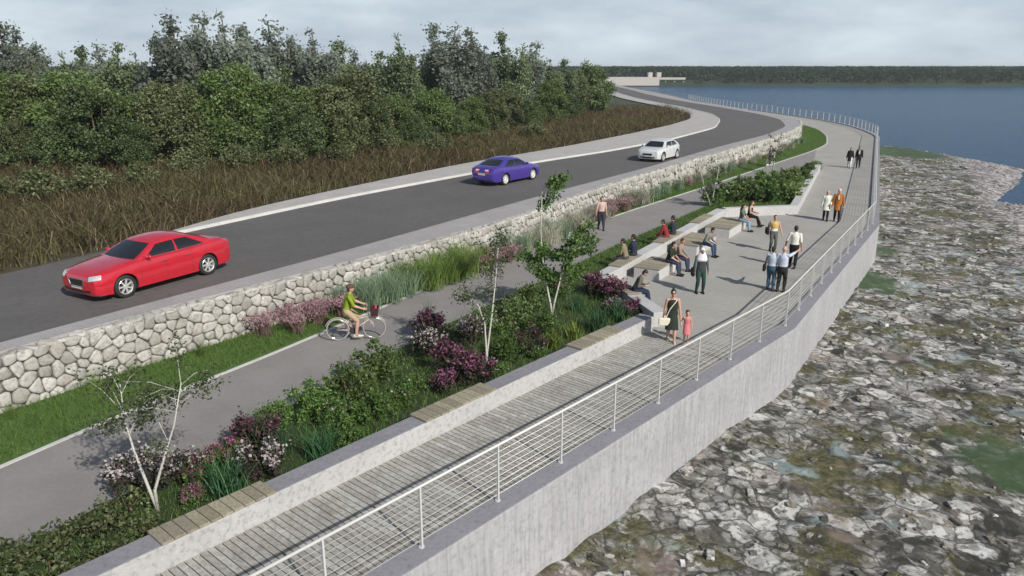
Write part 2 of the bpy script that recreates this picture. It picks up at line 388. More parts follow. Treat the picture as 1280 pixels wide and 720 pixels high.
GAB = [(-24.5, -4.5), (-11.83, 16.15), (-10.07, 18.8), (-5.35, 24.7), (0, 32.2), (6.2, 43.6), (12.2, 52.8), (18.5, 62.5), (24.3, 71.2), (29.9, 80.8), (33.5, 88.0), (36.4, 96), (37.6, 104), (37.5, 112), (37, 128), (36.4, 145), (36.2, 165), (36.6, 190), (38.5, 230), (39.8, 300), (39, 425)]
ROAD_R = [(-24.6, -3), (-12.41, 17.04), (-11.33, 18.59), (-6.09, 26.42), (-1.47, 33.89), (2.6, 40.39), (8.34, 48.98), (17.52, 63.88), (25.42, 75.63), (30.93, 86.1), (34.39, 98.3), (35.1, 110.4), (34.6, 128), (33.6, 145), (33, 165), (33.2, 190), (35, 230), (36.4, 300), (36, 425)]
ROAD_L = [(-31, 2), (-16.36, 23.06), (-15.42, 25.47), (-11.82, 32.03), (-8.54, 37.82), (-2.02, 47.44), (2.26, 53.29), (7.41, 59.4), (14.51, 69.5), (22.39, 83.79), (26.39, 96.77), (28.3, 108.5), (28.4, 128), (27.2, 145), (26.5, 165), (27, 190), (28.8, 230), (30, 300), (29.6, 425)]
VERGE = [(-13.5, 31.6), (-12.6, 33.6), (-9.4, 40.2), (-3.4, 51.4), (-.3, 55.9), (4.6, 63.2), (11.2, 74.5), (17.8, 86.5), (22.9, 97.9), (25.2, 109), (25.2, 128), (24, 145), (23.2, 165), (23.6, 190), (25.4, 230), (26.6, 300), (26.2, 425)]
sm = lambda pl, st=1.0, k=3: dense(pl, st, k)
RAIL_D = P2(RAIL[:3]) + dense(RAIL[3:], 2.0, 3)
PATH_LD = sm(PATH_L, 1.0, 6); PATH_RD = sm(PATH_R, 1.0, 4); GAB_D = sm(GAB, 1.0, 8); ROAD_RD = sm(ROAD_R, 1.0, 8); ROAD_LD = sm(ROAD_L, 1.0, 8); VERGE_D = sm(VERGE, 1.0, 8)
ZR = 1.5
KI = min(range(len(ROAD_LD)), key=lambda i: abs(ROAD_LD[i].y - 28.5))
VERGE_D = sm([tuple(offset(ROAD_LD, .3)[KI])] + VERGE[1:], 1.0, 8)
def S(o): return tag(o, kind='structure')
# ------------------------------------------------------------------ setting: ground, water, paths
S(poly_sheet('ground', [(-9000, -600), (9000, -600), (9000, 12000), (-9000, 12000)], -3.6, M['landm']))
S(poly_sheet('water', [(-3000, -400), (3000, -400), (3000, 640), (-3000, 640)], -2.5, M['water']))
S(ribbon('promenade', PATH_LD, offset(RAIL_D, .15), 0.0, M['plaza'], 420))
cut = lambda pl, y0, y1: [p for p in pl if y0 <= p.y <= y1]
S(ribbon('cycle_path', cut(offset(PATH_LD, -.12), -6, 76), PATH_RD, .006, M['path'], 200))
e = MB(); sweep(e, PATH_LD[:260], [(0.0, -.05), (0.0, .022), (-.12, .022), (-.12, -.05)]); S(e.build('path_edging', M['kerb']))
land_pts = [(p.x, p.y) for p in offset(GAB_D, .35)] + [(-10, 425), (8, 300), (10, 200), (4, 150), (-40, 128), (-140, 118), (-320, 110), (-320, -20), (-60, -20)]
S(poly_sheet('land', land_pts, 1.44, M['landm'], -3.4))
S(ribbon('road', ROAD_LD, ROAD_RD, ZR, M['asphalt'], 420))
S(ribbon('verge', ROAD_RD, offset(GAB_D, .33), ZR + .014, M['verge'], 420))
S(ribbon('pavement', VERGE_D, offset(ROAD_LD, .14)[KI:], ZR + .10, M['pave'], 420))
e = MB(); sweep(e, GAB_D, [(.335, 1.2), (.335, ZR + .010), (.47, ZR + .010), (.47, 1.2)]); S(e.build('verge_edging', M['verge']))
e = MB(); sweep(e, ROAD_LD[KI:], [(0, ZR - .03), (.02, ZR + .12), (.15, ZR + .12), (.15, ZR - .03)]); S(e.build('kerb', M['kerb']))
# grass strip under the gabion wall and the planting beds
S(ribbon('grass_verge', cut(GAB_D, -4, 126), cut(PATH_LD, -6, 126), .02, M['turf'], 300, None, .14, 4))
BED1 = [(p.x, p.y) for p in PATH_RD if -9 < p.y < 26.9] + [(2.0, 28.9), (3.2, 27.1), (3.2, 26.4), (3.9, 24.3), (4.2, 23.0)] + [tuple(wall_pt(15.2, .45)), tuple(wall_pt(-22, .45))]
S(poly_sheet('planting_bed_soil', BED1, .05, M['soil']))
TD = Vector((.5149, .8572)); TN = Vector((-.8572, .5149)); T0 = Vector((3.62, 27.0))
def ter(s, n=0.0): return T0 + TD * s + TN * n
strip = [(p.x, p.y) for p in PATH_RD if 26.9 < p.y < 44.6]
S(poly_sheet('terrace_grass_strip', [(2.0, 28.9)] + strip[2:] + [(12.3, 44.2), tuple(ter(15.6, .4)), tuple(ter(.2, .4))], .05, M['turf']))
BED2 = [(p.x, p.y) for p in PATH_RD if p.y > 44.6] + [(24.5, 60.6), (15.75, 41.75), tuple(ter(15.9, .1))]
S(poly_sheet('planting_bed_far_soil', BED2, .05, M['soil']))
# deck boards
b = MB(); s = -19.0; half = 2.62
sheet = MB(); sheet.add([(*wall_pt(-19, -.01), .004), (*wall_pt(-19, -half), .004), (*wall_pt(15.6, -half - .0), .004), (*wall_pt(15.6, -.01), .004)], [(0, 1, 2, 3)])
S(sheet.build('deck_base', M['darkgap']))
while s < 15.5:
    cuts = sorted(random.uniform(.35, half - .3) for _ in range(2)); cuts = [0] + [c for i, c in enumerate(cuts) if i == 0 or c - cuts[i - 1] > .3] + [half]
    for a, c in zip(cuts, cuts[1:]):
        p = wall_pt(s + .057, -(a + c) / 2); b.box((p.x, p.y, .02 + random.uniform(-.002, .002)), c - a - .010, .113, .03, math.atan2(WN.y, WN.x))
    s += .134
S(b.build('boardwalk', M['board']))
# ------------------------------------------------------------------ walls
sw = MB(); sw.prism([wall_pt(-22, 0), wall_pt(15.35, 0), wall_pt(15.35, .5), wall_pt(-22, .5)], -.1, .476)
o = sw.build('seat_wall', M['wallc']); bevel(o, .015); tag(o, 'long low speckled concrete seat wall between boardwalk and flower bed', 'wall')
cw_ = MB(); cw_.prism([wall_pt(-22, .035), wall_pt(15.33, .035), wall_pt(15.33, .48), wall_pt(-22, .48)], .478, .484); cw_.build('wall_top', M['darktopc'], o)  # thin layer over the wall top, darker and bluer than the wall
pw = MB(); sweep(pw, RAIL_D, [(.15, -3.2), (.15, .07), (-.32, .07), (-.36, -3.2)])
o = pw.build('sea_wall', M['seawall']); bevel(o, .02, 2, 50); tag(o, 'tall pale concrete sea wall dropping from the promenade railing to the rocky shore', 'sea wall')
cp = MB(); sweep(cp, RAIL_D, [(.14, .072), (.14, .10), (-.315, .10), (-.315, .072)]); c = cp.build('wall_top', M['curbc'], o)
rw = MB(); sweep(rw, dense([(4.95, 22.55), (4.55, 24.0), (4.05, 25.6), (3.72, 26.85)], .4, 2), [(0, -.1), (0, .47), (.5, .47), (.5, -.1)])
o = rw.build('return_wall', M['blockc']); bevel(o, .015); tag(o, 'short curved concrete seat wall turning from the boardwalk towards the terrace', 'wall')
tw = MB(); tw.prism([ter(0, 0), ter(15.6, 0), ter(15.6, .5), ter(0, .5)], -.1, .475)
o = tw.build('terrace_wall', M['blockc']); bevel(o, .015); tag(o, 'straight low concrete wall along the grass strip behind the terrace benches', 'wall')
fw = MB(); sweep(fw, P2([(11.7, 40.55), (16.0, 41.45), (24.9, 60.6)]), [(0, -.1), (0, .47), (.45, .47), (.45, -.1)])
o = fw.build('planter_wall', M['blockc']); bevel(o, .015); tag(o, 'bent concrete planter wall holding the green bushes at the far end of the plaza', 'wall')
# timber seats on walls
def slat_seat(name, p, d, length, width, z, label, group, slw=.22, rim=True, cat='seat'):
    r = empty(name, (p.x, p.y, z), math.atan2(d.y, d.x)); tag(r, label, cat, group)
    m = MB(); k = max(1, round(length / slw)); w = length / k
    for i in range(k): m.box((w * (i + .5), width / 2, .035), w - .015, width + .04, .045)
    bevel(m.build('slats', M['slat'], r), .006, 1)
    m = MB()
    for y in (.1, width - .1): m.box((length / 2, y, .006), length - .04, .06, .012)
    m.build('bearer', M['darkgap'], r); return r
GS = 'slatted timber seats set on the walls'
for s, L, lab in ((-.02, 2.1, 'slatted timber seat top on the boardwalk wall, the one nearest the camera'), (5.75, 2.3, 'slatted timber seat top on the boardwalk wall, midway below the two-stemmed birch'), (11.5, 2.1, 'slatted timber seat top on the boardwalk wall beside the tall flax clumps')):
    slat_seat('timber_seat', wall_pt(s, 0.0), WD, L, .5, .482, lab, GS)
slat_seat('timber_seat', Vector((4.42, 24.45)), Vector((-.30, .954)), 2.0, .5, .472, 'slatted timber seat top under the person reading a tablet', GS)
slat_seat('timber_seat', ter(1.1), TD, 2.2, .5, .477, 'slatted timber seat top on the terrace wall under the beige and navy pair', GS)
slat_seat('timber_seat', ter(5.9), TD, 2.6, .5, .477, 'slatted timber seat top on the terrace wall under the person in red', GS)
slat_seat('timber_seat', ter(11.0), TD, 2.4, .5, .477, 'empty slatted timber seat top on the terrace wall behind the farthest bench block', GS)
def bench_block(p, L, W, label):
    d = Vector((.5373, .8434)); r = empty('bench_block', (p[0], p[1], 0), math.atan2(d.y, d.x)); tag(r, label, 'bench', 'concrete bench blocks on the plaza')
    m = MB(); m.box((L / 2, -W / 2, .2), L, W, .42); bevel(m.build('concrete_base', M['blockc'], r), .012)
    m = MB(); k = round(L / .16); w = L / k
    for i in range(k): m.box((w * (i + .5), -W / 2, .45), w - .014, W + .06, .06)
    bevel(m.build('timber_top', M['slat'], r), .006, 1); return r
bench_block((4.75, 28.2), 1.9, 1.0, 'concrete bench block with timber top, nearest the camera, behind the person with a tablet')
bench_block((7.05, 32.25), 2.6, 1.15, 'middle concrete bench block with timber top, between the two other blocks')
bench_block((9.42, 35.85), 2.8, 1.2, 'farthest concrete bench block with timber top, beside the planter wall')
# ------------------------------------------------------------------ gabion wall
def stone(mb, c, ax, ay, az, rx, ry, rz):
    vs = []; n = 3; ph = [random.uniform(-.16, .16) for _ in range(12)]
    grid = {}
    for i in range(-1, 2):
        for j in range(-1, 2):
            for k in range(-1, 2):
                if i == j == k == 0: continue
                q = Vector((i, j, k)); l = max(abs(i), abs(j), abs(k)); q = q.normalized() * (1.0 + .22 * (abs(i) + abs(j) + abs(k) - 1))
                q *= 1 + random.uniform(-.13, .13)
                grid[(i, j, k)] = len(vs); vs.append(c + ax * (q.x * rx) + ay * (q.y * ry) + az * (q.z * rz))
    fs = []
    for axis in range(3):
        for sgn in (-1, 1):
            for a in (-1, 0):
                for bb in (-1, 0):
                    def key(u, v):
                        t = [0, 0, 0]; t[axis] = sgn; t[(axis + 1) % 3] = u; t[(axis + 2) % 3] = v; return grid[tuple(t)]
                    f = (key(a, bb), key(a + 1, bb), key(a + 1, bb + 1), key(a, bb + 1)); fs.append(f if sgn > 0 else f[::-1])
    mb.add(vs, fs)
gr = empty('gabion_wall', (0, 0, 0)); tag(gr, 'long stone filled gabion retaining wall holding up the road above the cycle path', 'wall')
core = MB(); sweep(core, GAB_D[:200], [(.125, -.2), (.125, 1.40), (.64, 1.40), (.64, -.2)]); core.build('core', plain('gabion_core', (.07, .065, .055), .9), gr)
st = MB(); UZ = Vector((0, 0, 1)); gl = lengths(GAB_D)
def voronoi(u0, u1, v0, v1, du, dv, jit=.42):
    """irregular fitted polygons filling a strip: jittered points, each cell clipped against its neighbours"""
    nu, nv = max(1, round((u1 - u0) / du)), max(1, round((v1 - v0) / dv)); pts = {}
    for i in range(-1, nu + 1):
        for j in range(nv):
            pts[i, j] = (u0 + (i + .5 + (j % 2) * .5 + random.uniform(-jit, jit)) * (u1 - u0) / nu, v0 + (j + .5 + random.uniform(-jit, jit) * .8) * (v1 - v0) / nv)
    out = []
    for (i, j), p in pts.items():
        if i < 0 or i >= nu: continue
        poly = [(p[0] - du * 1.5, v0), (p[0] + du * 1.5, v0), (p[0] + du * 1.5, v1), (p[0] - du * 1.5, v1)]
        for di in range(-2, 3):
            for dj in range(-2, 3):
                q = pts.get((i + di, j + dj))
                if q is None or q == p: continue
                mx_, my_ = (p[0] + q[0]) / 2, (p[1] + q[1]) / 2; nx_, ny_ = q[0] - p[0], q[1] - p[1]; res = []
                dist_ = lambda w: (w[0] - mx_) * nx_ + (w[1] - my_) * ny_
                for k in range(len(poly)):
                    a_, b_ = poly[k], poly[(k + 1) % len(poly)]; da, db = dist_(a_), dist_(b_)
                    if da <= 0: res.append(a_)
                    if da * db < 0: t_ = da / (da - db); res.append((a_[0] + (b_[0] - a_[0]) * t_, a_[1] + (b_[1] - a_[1]) * t_))
                poly = res
                if len(poly) < 3: break
            if len(poly) < 3: break
        if len(poly) >= 3: out.append(poly)
    return out
def cell_stone(poly, fn, depth, gap):
    n = len(poly); cx = sum(p[0] for p in poly) / n; cy = sum(p[1] for p in poly) / n; r = sum(math.hypot(p[0] - cx, p[1] - cy) for p in poly) / n
    q = []                                   # cut the corners so that the outline rounds
    for k in range(n):
        a_, b_ = poly[k], poly[(k + 1) % n]
        for t_ in (.22, .78): q.append((a_[0] + (b_[0] - a_[0]) * t_, a_[1] + (b_[1] - a_[1]) * t_))
    n = len(q); d0 = depth * random.uniform(.75, 1.2); vs = []; tilt = (random.uniform(-.25, .25), random.uniform(-.25, .25))
    for sc, d in ((1 - gap / r, 0), (1 - gap / r, d0 * .55), (.90 - gap / r, d0 * .92), (.55, d0 * 1.0)):
        for p in q:
            x_, y_ = (p[0] - cx) * sc, (p[1] - cy) * sc; w = random.uniform(-.012, .012) if d else 0
            vs.append(fn(cx + x_, cy + y_, d + w + (tilt[0] * x_ + tilt[1] * y_ if d else 0)))
    vs.append(fn(cx, cy, d0 * 1.03)); fs = [(i * n + j, i * n + (j + 1) % n, (i + 1) * n + (j + 1) % n, (i + 1) * n + j) for i in range(3) for j in range(n)]
    fs += [(3 * n + j, 3 * n + (j + 1) % n, 4 * n) for j in range(n)]; st.add(vs, fs)
def face_fn(u, v, d):
    p, t = at_s(GAB_D, max(0, u)); return (p.x + t.y * d + -t.y * .13, p.y - t.x * d + t.x * .13, v)
def top_fn(u, v, d):
    p, t = at_s(GAB_D, max(0, u)); return (p.x - t.y * v, p.y + t.x * v, 1.40 + d)
for s0, s1_, du in ((13, 62, .35), (62, 112, .52), (112, 150, .9)):
    for poly in voronoi(s0, s1_, -.02, 1.47, du, du * .82): cell_stone(poly, face_fn, .085, .012)
    for poly in voronoi(s0, s1_, .03, .40, du, .36): cell_stone(poly, top_fn, .08, .014)
st.build('stone_fill', M['stone'], gr, True)
# ------------------------------------------------------------------ railing
rl = empty('railing', (0, 0, 0)); tag(rl, 'long white metal railing with tensioned wires along the top of the sea wall', 'railing')
Lr = lengths(RAIL_D); RH = 1.14
def s_of(pt): return min(range(len(RAIL_D)), key=lambda i: (RAIL_D[i] - Vector(pt)).length)
s1 = Lr[1]; s2 = Lr[2]; s_end = Lr[-1]
ps = [s1 - 1.90 * k for k in range(11, 0, -1)] + [s1]
k2 = 10; ps += [s1 + (s2 - s1) * i / k2 for i in range(1, k2 + 1)]
s3 = s2 + 52.3; k3 = 26; ps += [s2 + (s3 - s2) * i / k3 for i in range(1, k3 + 1)]
q = s3
while len(ps) < 98 and q < s_end: q += 2.25; ps.append(q)
pm = MB(); pm.v = []; 
pm.tube([(0, 0, 0), (0, 0, .02)], .055, 10); pm.box((0, 0, RH / 2), .034, .062, RH); post_me = pm.mesh('post', M['metal'])
for s in ps:
    p, t = at_s(RAIL_D, s); o = link('post', post_me, rl); o.location = (p.x, p.y, .10); o.rotation_euler = (0, 0, math.atan2(t.y, t.x))
def rail_line(z, s0, s1_, step=None):
    L = lengths(RAIL_D); pts = [at_s(RAIL_D, s0)[0]] + [RAIL_D[i] for i in range(len(RAIL_D)) if s0 < L[i] < s1_] + [at_s(RAIL_D, s1_)[0]]
    return [(p.x, p.y, z) for p in pts]
m = MB(); m.tube(rail_line(.10 + RH + .01, ps[0] - .3, ps[-1]), .028, 8); m.build('top_rail', M['metal'], rl, True)
for k in range(8):
    m = MB(); m.tube(rail_line(.10 + .13 + k * .125, ps[0], ps[-1]), .0065, 5); m.build('wire', M['wire'], rl, True)
# ------------------------------------------------------------------ rocky shore
def shore():
    LS = [at_s(RAIL_D, s) for s in np.concatenate([np.arange(4, 50, .16), np.arange(50, 84, .3), np.arange(84, 130, .7)])]
    D = np.concatenate([np.arange(.1, 14, .17), np.arange(14, 30, .45)]); V = []; sh = []; al = []
    W = [(42, 140), (46.5, 112), (49.92, 101.69), (52.85, 99.66), (53.6, 92), (54.5, 80), (47, 69.5), (38.7, 59.6), (44.5, 52), (60, 30), (60, -20), (-20, -20), (0, 30)]
    def inside(x, y):
        c = False; j = len(W) - 1
        for i in range(len(W)):
            if (W[i][1] > y) != (W[j][1] > y) and x < (W[j][0] - W[i][0]) * (y - W[i][1]) / (W[j][1] - W[i][1]) + W[i][0]: c = not c
            j = i
        return c
    def wdist(x, y):
        d = 1e9; p = Vector((x, y))
        for i in range(len(W)):
            a = Vector(W[i]); b_ = Vector(W[(i + 1) % len(W)]); ab = b_ - a; t = max(0, min(1, (p - a).dot(ab) / ab.length_squared)); d = min(d, (a + ab * t - p).length)
        return d if inside(x, y) else -d
    pts = {}
    for p, t in LS:
        n = Vector((t.y, -t.x))
        for d in D:
            q = p + n * float(d); x, y = q.x, q.y
            wd = wdist(x, y)
            base = -2.5 + max(-.7, min(wd * .16, .22 + .42 * math.exp(-max(0, (d - 1)) / 9.0)))
            v = Vector((x, y, 0)); near = 1.0
            h = noise.fractal(v * .45, 1.0, 2.1, 5) * .10 + noise.fractal(v * 1.7 + Vector((7, 3, 1)), .9, 2.1, 4) * .03
            h += abs(noise.noise(v * .9)) * .12
            V.append((x, y, base + h * (1 if wd > 1 else .35)))
            a = noise.fractal(v * .2, 1, 2, 3) * 2.4
            edge = 7.6 + a + max(0, (20 - y)) * .05
            sh.append(min(1, max(0, (d - edge) / 1.6)) * .95 if y > 22 else min(1, max(0, (d - 8.2 - a) / 1.5)) * .9)
            g_ = 0
            for (ax, ay, r) in ((16.9, 34.5, 1.7), (13.1, 17.4, 1.5), (46.6, 92, 5.0), (20.2, 40.5, 1.2)):
                dd = math.hypot(x - ax, (y - ay) * .7) + noise.noise(v * 2.3) * .7
                g_ = max(g_, min(1, max(0, (r - dd) / .6)))
            al.append(g_ * .9)
    n = len(D); Q = [(i * n + j, i * n + j + 1, (i + 1) * n + j + 1, (i + 1) * n + j) for i in range(len(LS) - 1) for j in range(n - 1)]
    me = quads('beach', V, [q[::-1] for q in Q], M['beach'], True)
    for nm, arr in (('shingle', sh), ('algae', al)):
        a = me.attributes.new(nm, 'FLOAT', 'POINT'); a.data.foreach_set('value', np.array(arr, dtype=np.float32))
    o = S(link('beach', me))
    # loose stones lying on it
    rb = MB(); rnd = random.Random(5); nl = len(LS)
    for _ in range(3600):
        i = int((rnd.random() ** 1.3) * (nl - 1)); j = rnd.randrange(1, n - 2); k = i * n + j; x, y, z = V[k]
        if z < -2.45 or al[k] > .3: continue
        r = rnd.uniform(.03, .085) * (1 + .012 * y) * (.75 if sh[k] > .5 else 1)
        if rnd.random() < .03: r *= 1.9
        a = rnd.uniform(0, 6.28); ax = Vector((math.cos(a), math.sin(a), rnd.uniform(-.2, .2))).normalized(); az = (Vector((rnd.uniform(-.25, .25), rnd.uniform(-.25, .25), 1)) - ax * 0).normalized(); ay = az.cross(ax).normalized()
        random.seed(rnd.random()); stone(rb, Vector((x + rnd.uniform(-.1, .1), y + rnd.uniform(-.1, .1), z + r * .12)), ax, ay, az, r * rnd.uniform(.9, 1.7), r * rnd.uniform(.6, 1.0), r * rnd.uniform(.3, .6))
    tag(rb.build('shore_stones', M['rubble']), kind='stuff')
shore(); random.seed(3)
# ------------------------------------------------------------------ far shore
def far_shore():
    V = []; nx, ny = 240, 26
    for j in range(ny):
        y = 428 + (j / (ny - 1)) ** 2 * 4200
        for i in range(nx):
            x = -3200 + 6400 * i / (nx - 1); sy = y + 6 * noise.noise(Vector((x * .01, 0, 0))) * (1 if j == 0 else 0)
            z = -3.0 if j == 0 else min(7.2, -1.4 + 9 * (j / 9.0)) + .6 * noise.noise(Vector((x * .006, y * .004, 3)))
            V.append((x, sy, z))
    Q = [(j * nx + i, j * nx + i + 1, (j + 1) * nx + i + 1, (j + 1) * nx + i) for j in range(ny - 1) for i in range(nx - 1)]
    S(link('far_shore', quads('far_shore', V, Q, M['far'], True)))
    b = MB(); rnd = random.Random(2)   # the wood on the far shore reads as one dark mass
    pts = []; 
    for _ in range(3200):
        y = 434 + rnd.random() ** 1.5 * 420; x = rnd.uniform(-460, 620) * y / 600
        if y < 452 and 735 < proj(x, y, 3)[0] < 872: y += 22
        pts.append((x, y))
    N = 34; P = []
    for x, y in pts:
        zb = min(6.5, -1 + (y - 430) * .055); ht = max(2.0, min(6.5, 7.9 - zb + rnd.uniform(-.5, .1)))
        c = np.array([x, y, zb + ht * .5]); d = RNG.normal(size=(N, 3)); d /= np.linalg.norm(d, axis=1)[:, None]
        P.append(c + d * np.array([5.5, 5.5, ht * .5]) * RNG.uniform(.5, 1, size=(N, 1)))
    P = np.concatenate(P); me = leaf_quads('far_wood', P, 1.7, 1.2, M['l_far']); tag(link('far_wood', me), kind='stuff')
def leaf_quads(name, P, L, W, mat, up=0.0, jit=.35):
    n = len(P); a = RNG.normal(size=(n, 3)); a[:, 2] += up; a /= np.linalg.norm(a, axis=1)[:, None]
    b = np.cross(a, RNG.normal(size=(n, 3))); b /= np.maximum(1e-6, np.linalg.norm(b, axis=1))[:, None]
    s = RNG.uniform(1 - jit, 1 + jit, size=(n, 1)); a = a * s * L / 2; b = b * s * W / 2
    V = np.stack([P - a, P + b, P + a, P - b], 1).reshape(-1, 3); Q = np.arange(4 * n).reshape(n, 4)
    return quads(name, V, Q, mat)
def blades(name, B, H, lean, width, mat, segs=3, droop=.6):
    """tapered bent grass blades: bases B (n,3), heights H (n,), lean outwards (n,2)"""
    n = len(B); V = np.zeros((n, segs * 2 + 1, 3)); a = RNG.uniform(0, 2 * np.pi, n); side = np.stack([np.cos(a), np.sin(a), np.zeros(n)], 1)
    for k in range(segs + 1):
        t = k / segs; c = B + 0; c[:, :2] = c[:, :2] + lean * (t ** 1.7)[..., None] if False else c[:, :2] + lean * t ** 1.7
        c[:, 2] = c[:, 2] + H * (t - droop * .45 * t ** 3)
        w = (width * (1 - t * .75))[:, None] if hasattr(width, '__len__') else width * (1 - t * .75)
        if k < segs: V[:, 2 * k] = c - side * w / 2; V[:, 2 * k + 1] = c + side * w / 2
        else: V[:, 2 * k] = c
    m = segs * 2 + 1; base = (np.arange(n) * m)[:, None]
    loops = []; pat = []; tot = []
    for k in range(segs - 1): pat += [2 * k, 2 * k + 1, 2 * k + 3, 2 * k + 2]; tot.append(4)
    k = segs - 1; pat += [2 * k, 2 * k + 1, 2 * k + 2]; tot.append(3)
    loops = (base + np.array(pat)[None, :]).ravel(); tots = np.tile(tot, n); starts = np.concatenate([[0], np.cumsum(tots)[:-1]])
    return np_mesh(name, V.reshape(-1, 3), loops, starts, tots, mat)
M['l_far'] = leaf('far_wood_leaves', [(.018, .05, .022), (.024, .06, .027), (.03, .07, .03)], .45)
far_shore()
hb = empty('harbour_building', (0, 0, 0)); tag(hb, 'pale low harbour building with two short towers on the far shore', 'building')
def fb(px0, px1, y0, y1, Y, dz, name, mat):
    zb, zt = ztop(0, Y, y1), ztop(0, Y, y0); a = atdepth(px0, Y, zb); c = atdepth(px1, Y, zb)
    m = MB(); m.box(((a.x + c.x) / 2, Y + dz / 2, (zb + zt) / 2), c.x - a.x, dz, zt - zb); return m.build(name, mat, hb)
M['fbw'] = plain('pale_render', (.42, .39, .36), .8, var=.1)
fb(756, 824, 96.5, 107, 432, 14, 'hall', M['fbw']); fb(824.5, 857, 97, 99.5, 436, 6, 'jetty_deck', M['fbw'])
for x in (813, 824): fb(x - 2.6, x + 2.6, 90.5, 96.4, 436, 5, 'tower', M['fbw'])
for x in (832, 843, 854): fb(x - .6, x + .6, 99.6, 107, 437, 2, 'jetty_pile', M['fbw'])

# ------------------------------------------------------------------ grass, reeds
ORD = 'first second third fourth fifth sixth seventh eighth ninth tenth eleventh twelfth thirteenth fourteenth fifteenth sixteenth seventeenth eighteenth nineteenth twentieth'.split()
def ordn(i):
    if i < 20: return ORD[i]
    t = {2: 'twenty', 3: 'thirty', 4: 'forty', 5: 'fifty', 6: 'sixty'}[(i + 1) // 10]
    return t + '-' + ORD[(i + 1) % 10 - 1] if (i + 1) % 10 else {2: 'twentieth', 3: 'thirtieth', 4: 'fortieth', 5: 'fiftieth', 6: 'sixtieth'}[(i + 1) // 10]
def scatter_between(A, B, n, yr, power=1.0):
    A = cut(A, *yr); B = cut(B, *yr); la, lb = lengths(A), lengths(B); out = []
    ga = np.array([at_s(A, la[-1] * i / 300)[0][:] for i in range(301)]); gb = np.array([at_s(B, lb[-1] * i / 300)[0][:] for i in range(301)])
    u = RNG.uniform(0, 1, n) ** power * 299.9; w = RNG.uniform(0.01, .99, n); i = u.astype(int); f = (u - i)[:, None]
    a = ga[i] * (1 - f) + ga[i + 1] * f; b = gb[i] * (1 - f) + gb[i + 1] * f
    return a * (1 - w[:, None]) + b * w[:, None], w
def in_poly(P, poly):
    x, y = P[:, 0], P[:, 1]; c = np.zeros(len(P), bool); j = len(poly) - 1
    for i in range(len(poly)):
        xi, yi, xj, yj = poly[i][0], poly[i][1], poly[j][0], poly[j][1]
        c ^= ((yi > y) != (yj > y)) & (x < (xj - xi) * (y - yi) / (yj - yi + 1e-12) + xi); j = i
    return c
def grass_obj(name, P, z, h, w, mat, lean=.5, segs=2):
    n = len(P); B = np.zeros((n, 3)); B[:, :2] = P; B[:, 2] = z
    hh = h * RNG.uniform(.5, 1.25, n); le = RNG.normal(size=(n, 2)) * (hh * lean)[:, None]
    tag(link(name, blades(name, B, hh, le, w, mat, segs)), kind='stuff')
P, w = scatter_between(GAB_D, offset(PATH_LD, .06), 90000, (4, 112), 1.5)
grass_obj('grass', P, .02 + .12 * (1 - w), .17, .014, M['b_grass'])
def poly_scatter(poly, n):
    xs = [p[0] for p in poly]; ys = [p[1] for p in poly]; P = np.stack([RNG.uniform(min(xs), max(xs), n), RNG.uniform(min(ys), max(ys), n)], 1); return P[in_poly(P, poly)]
BV = [(x, y) for x, y in BED1 if y > 3] ; 
P = poly_scatter(BED1, 130000); P = P[P[:, 1] > 7]; grass_obj('bed_grass', P, .05, .16, .014, M['b_grass'])
P = poly_scatter(BED1, 15000); P = P[(P[:, 1] > 14)]; grass_obj('meadow_grass', P, .05, .55, .012, M['b_lime'], .3, 3)
SP = [(2.0, 28.9)] + strip[2:] + [(12.3, 44.2), tuple(ter(15.6, .52)), tuple(ter(.2, .52))]
grass_obj('strip_grass', poly_scatter(SP, 60000), .05, .17, .018, M['b_grass'])
grass_obj('far_bed_grass', poly_scatter(BED2, 30000), .05, .25, .03, M['b_grass'])
TREELINE = [(-60, 40), (-36, 46), (-24, 46.5), (-14.5, 52), (-6.5, 63), (1.5, 80), (9, 100), (13, 120), (12, 150)]
# dead reeds between the road and the trees
RE = [(p.x, p.y) for p in VERGE_D if p.y < 127][::4] + [(19, 128), (14, 124), (9.5, 106), (0, 86), (-9, 68), (-17, 57), (-26, 52), (-42, 50), (-70, 44), (-45, 10)] + [(p.x - .1, p.y) for p in ROAD_LD if 8 < p.y < 28.6][::3]
S(poly_sheet('reed_bed', RE, 1.475, M['reedsoil']))
P = poly_scatter(RE, 380000); dist = np.hypot(P[:, 0], P[:, 1]); P = P[RNG.uniform(0, 1, len(P)) < np.clip(62 / dist, .3, 1) ** 1.3]
vis = np.array([-330 < proj(x, y, 2.0)[0] < 1000 for x, y in P]); P = P[vis]; n = len(P)
cl = np.array([noise.noise(Vector((x * .35, y * .35, 0))) for x, y in P]); hh = (1.4 + 1.0 * cl) * RNG.uniform(.45, 1.15, n) * (1 + .5 * (RNG.uniform(0, 1, n) > .97)); B = np.zeros((n, 3)); B[:, :2] = P; B[:, 2] = 1.46
tag(link('reeds', blades('reeds', B, hh, RNG.normal(size=(n, 2)) * (hh * .6)[:, None], RNG.uniform(.02, .06, n), M['b_reed'], 3, 1.1)), kind='stuff')
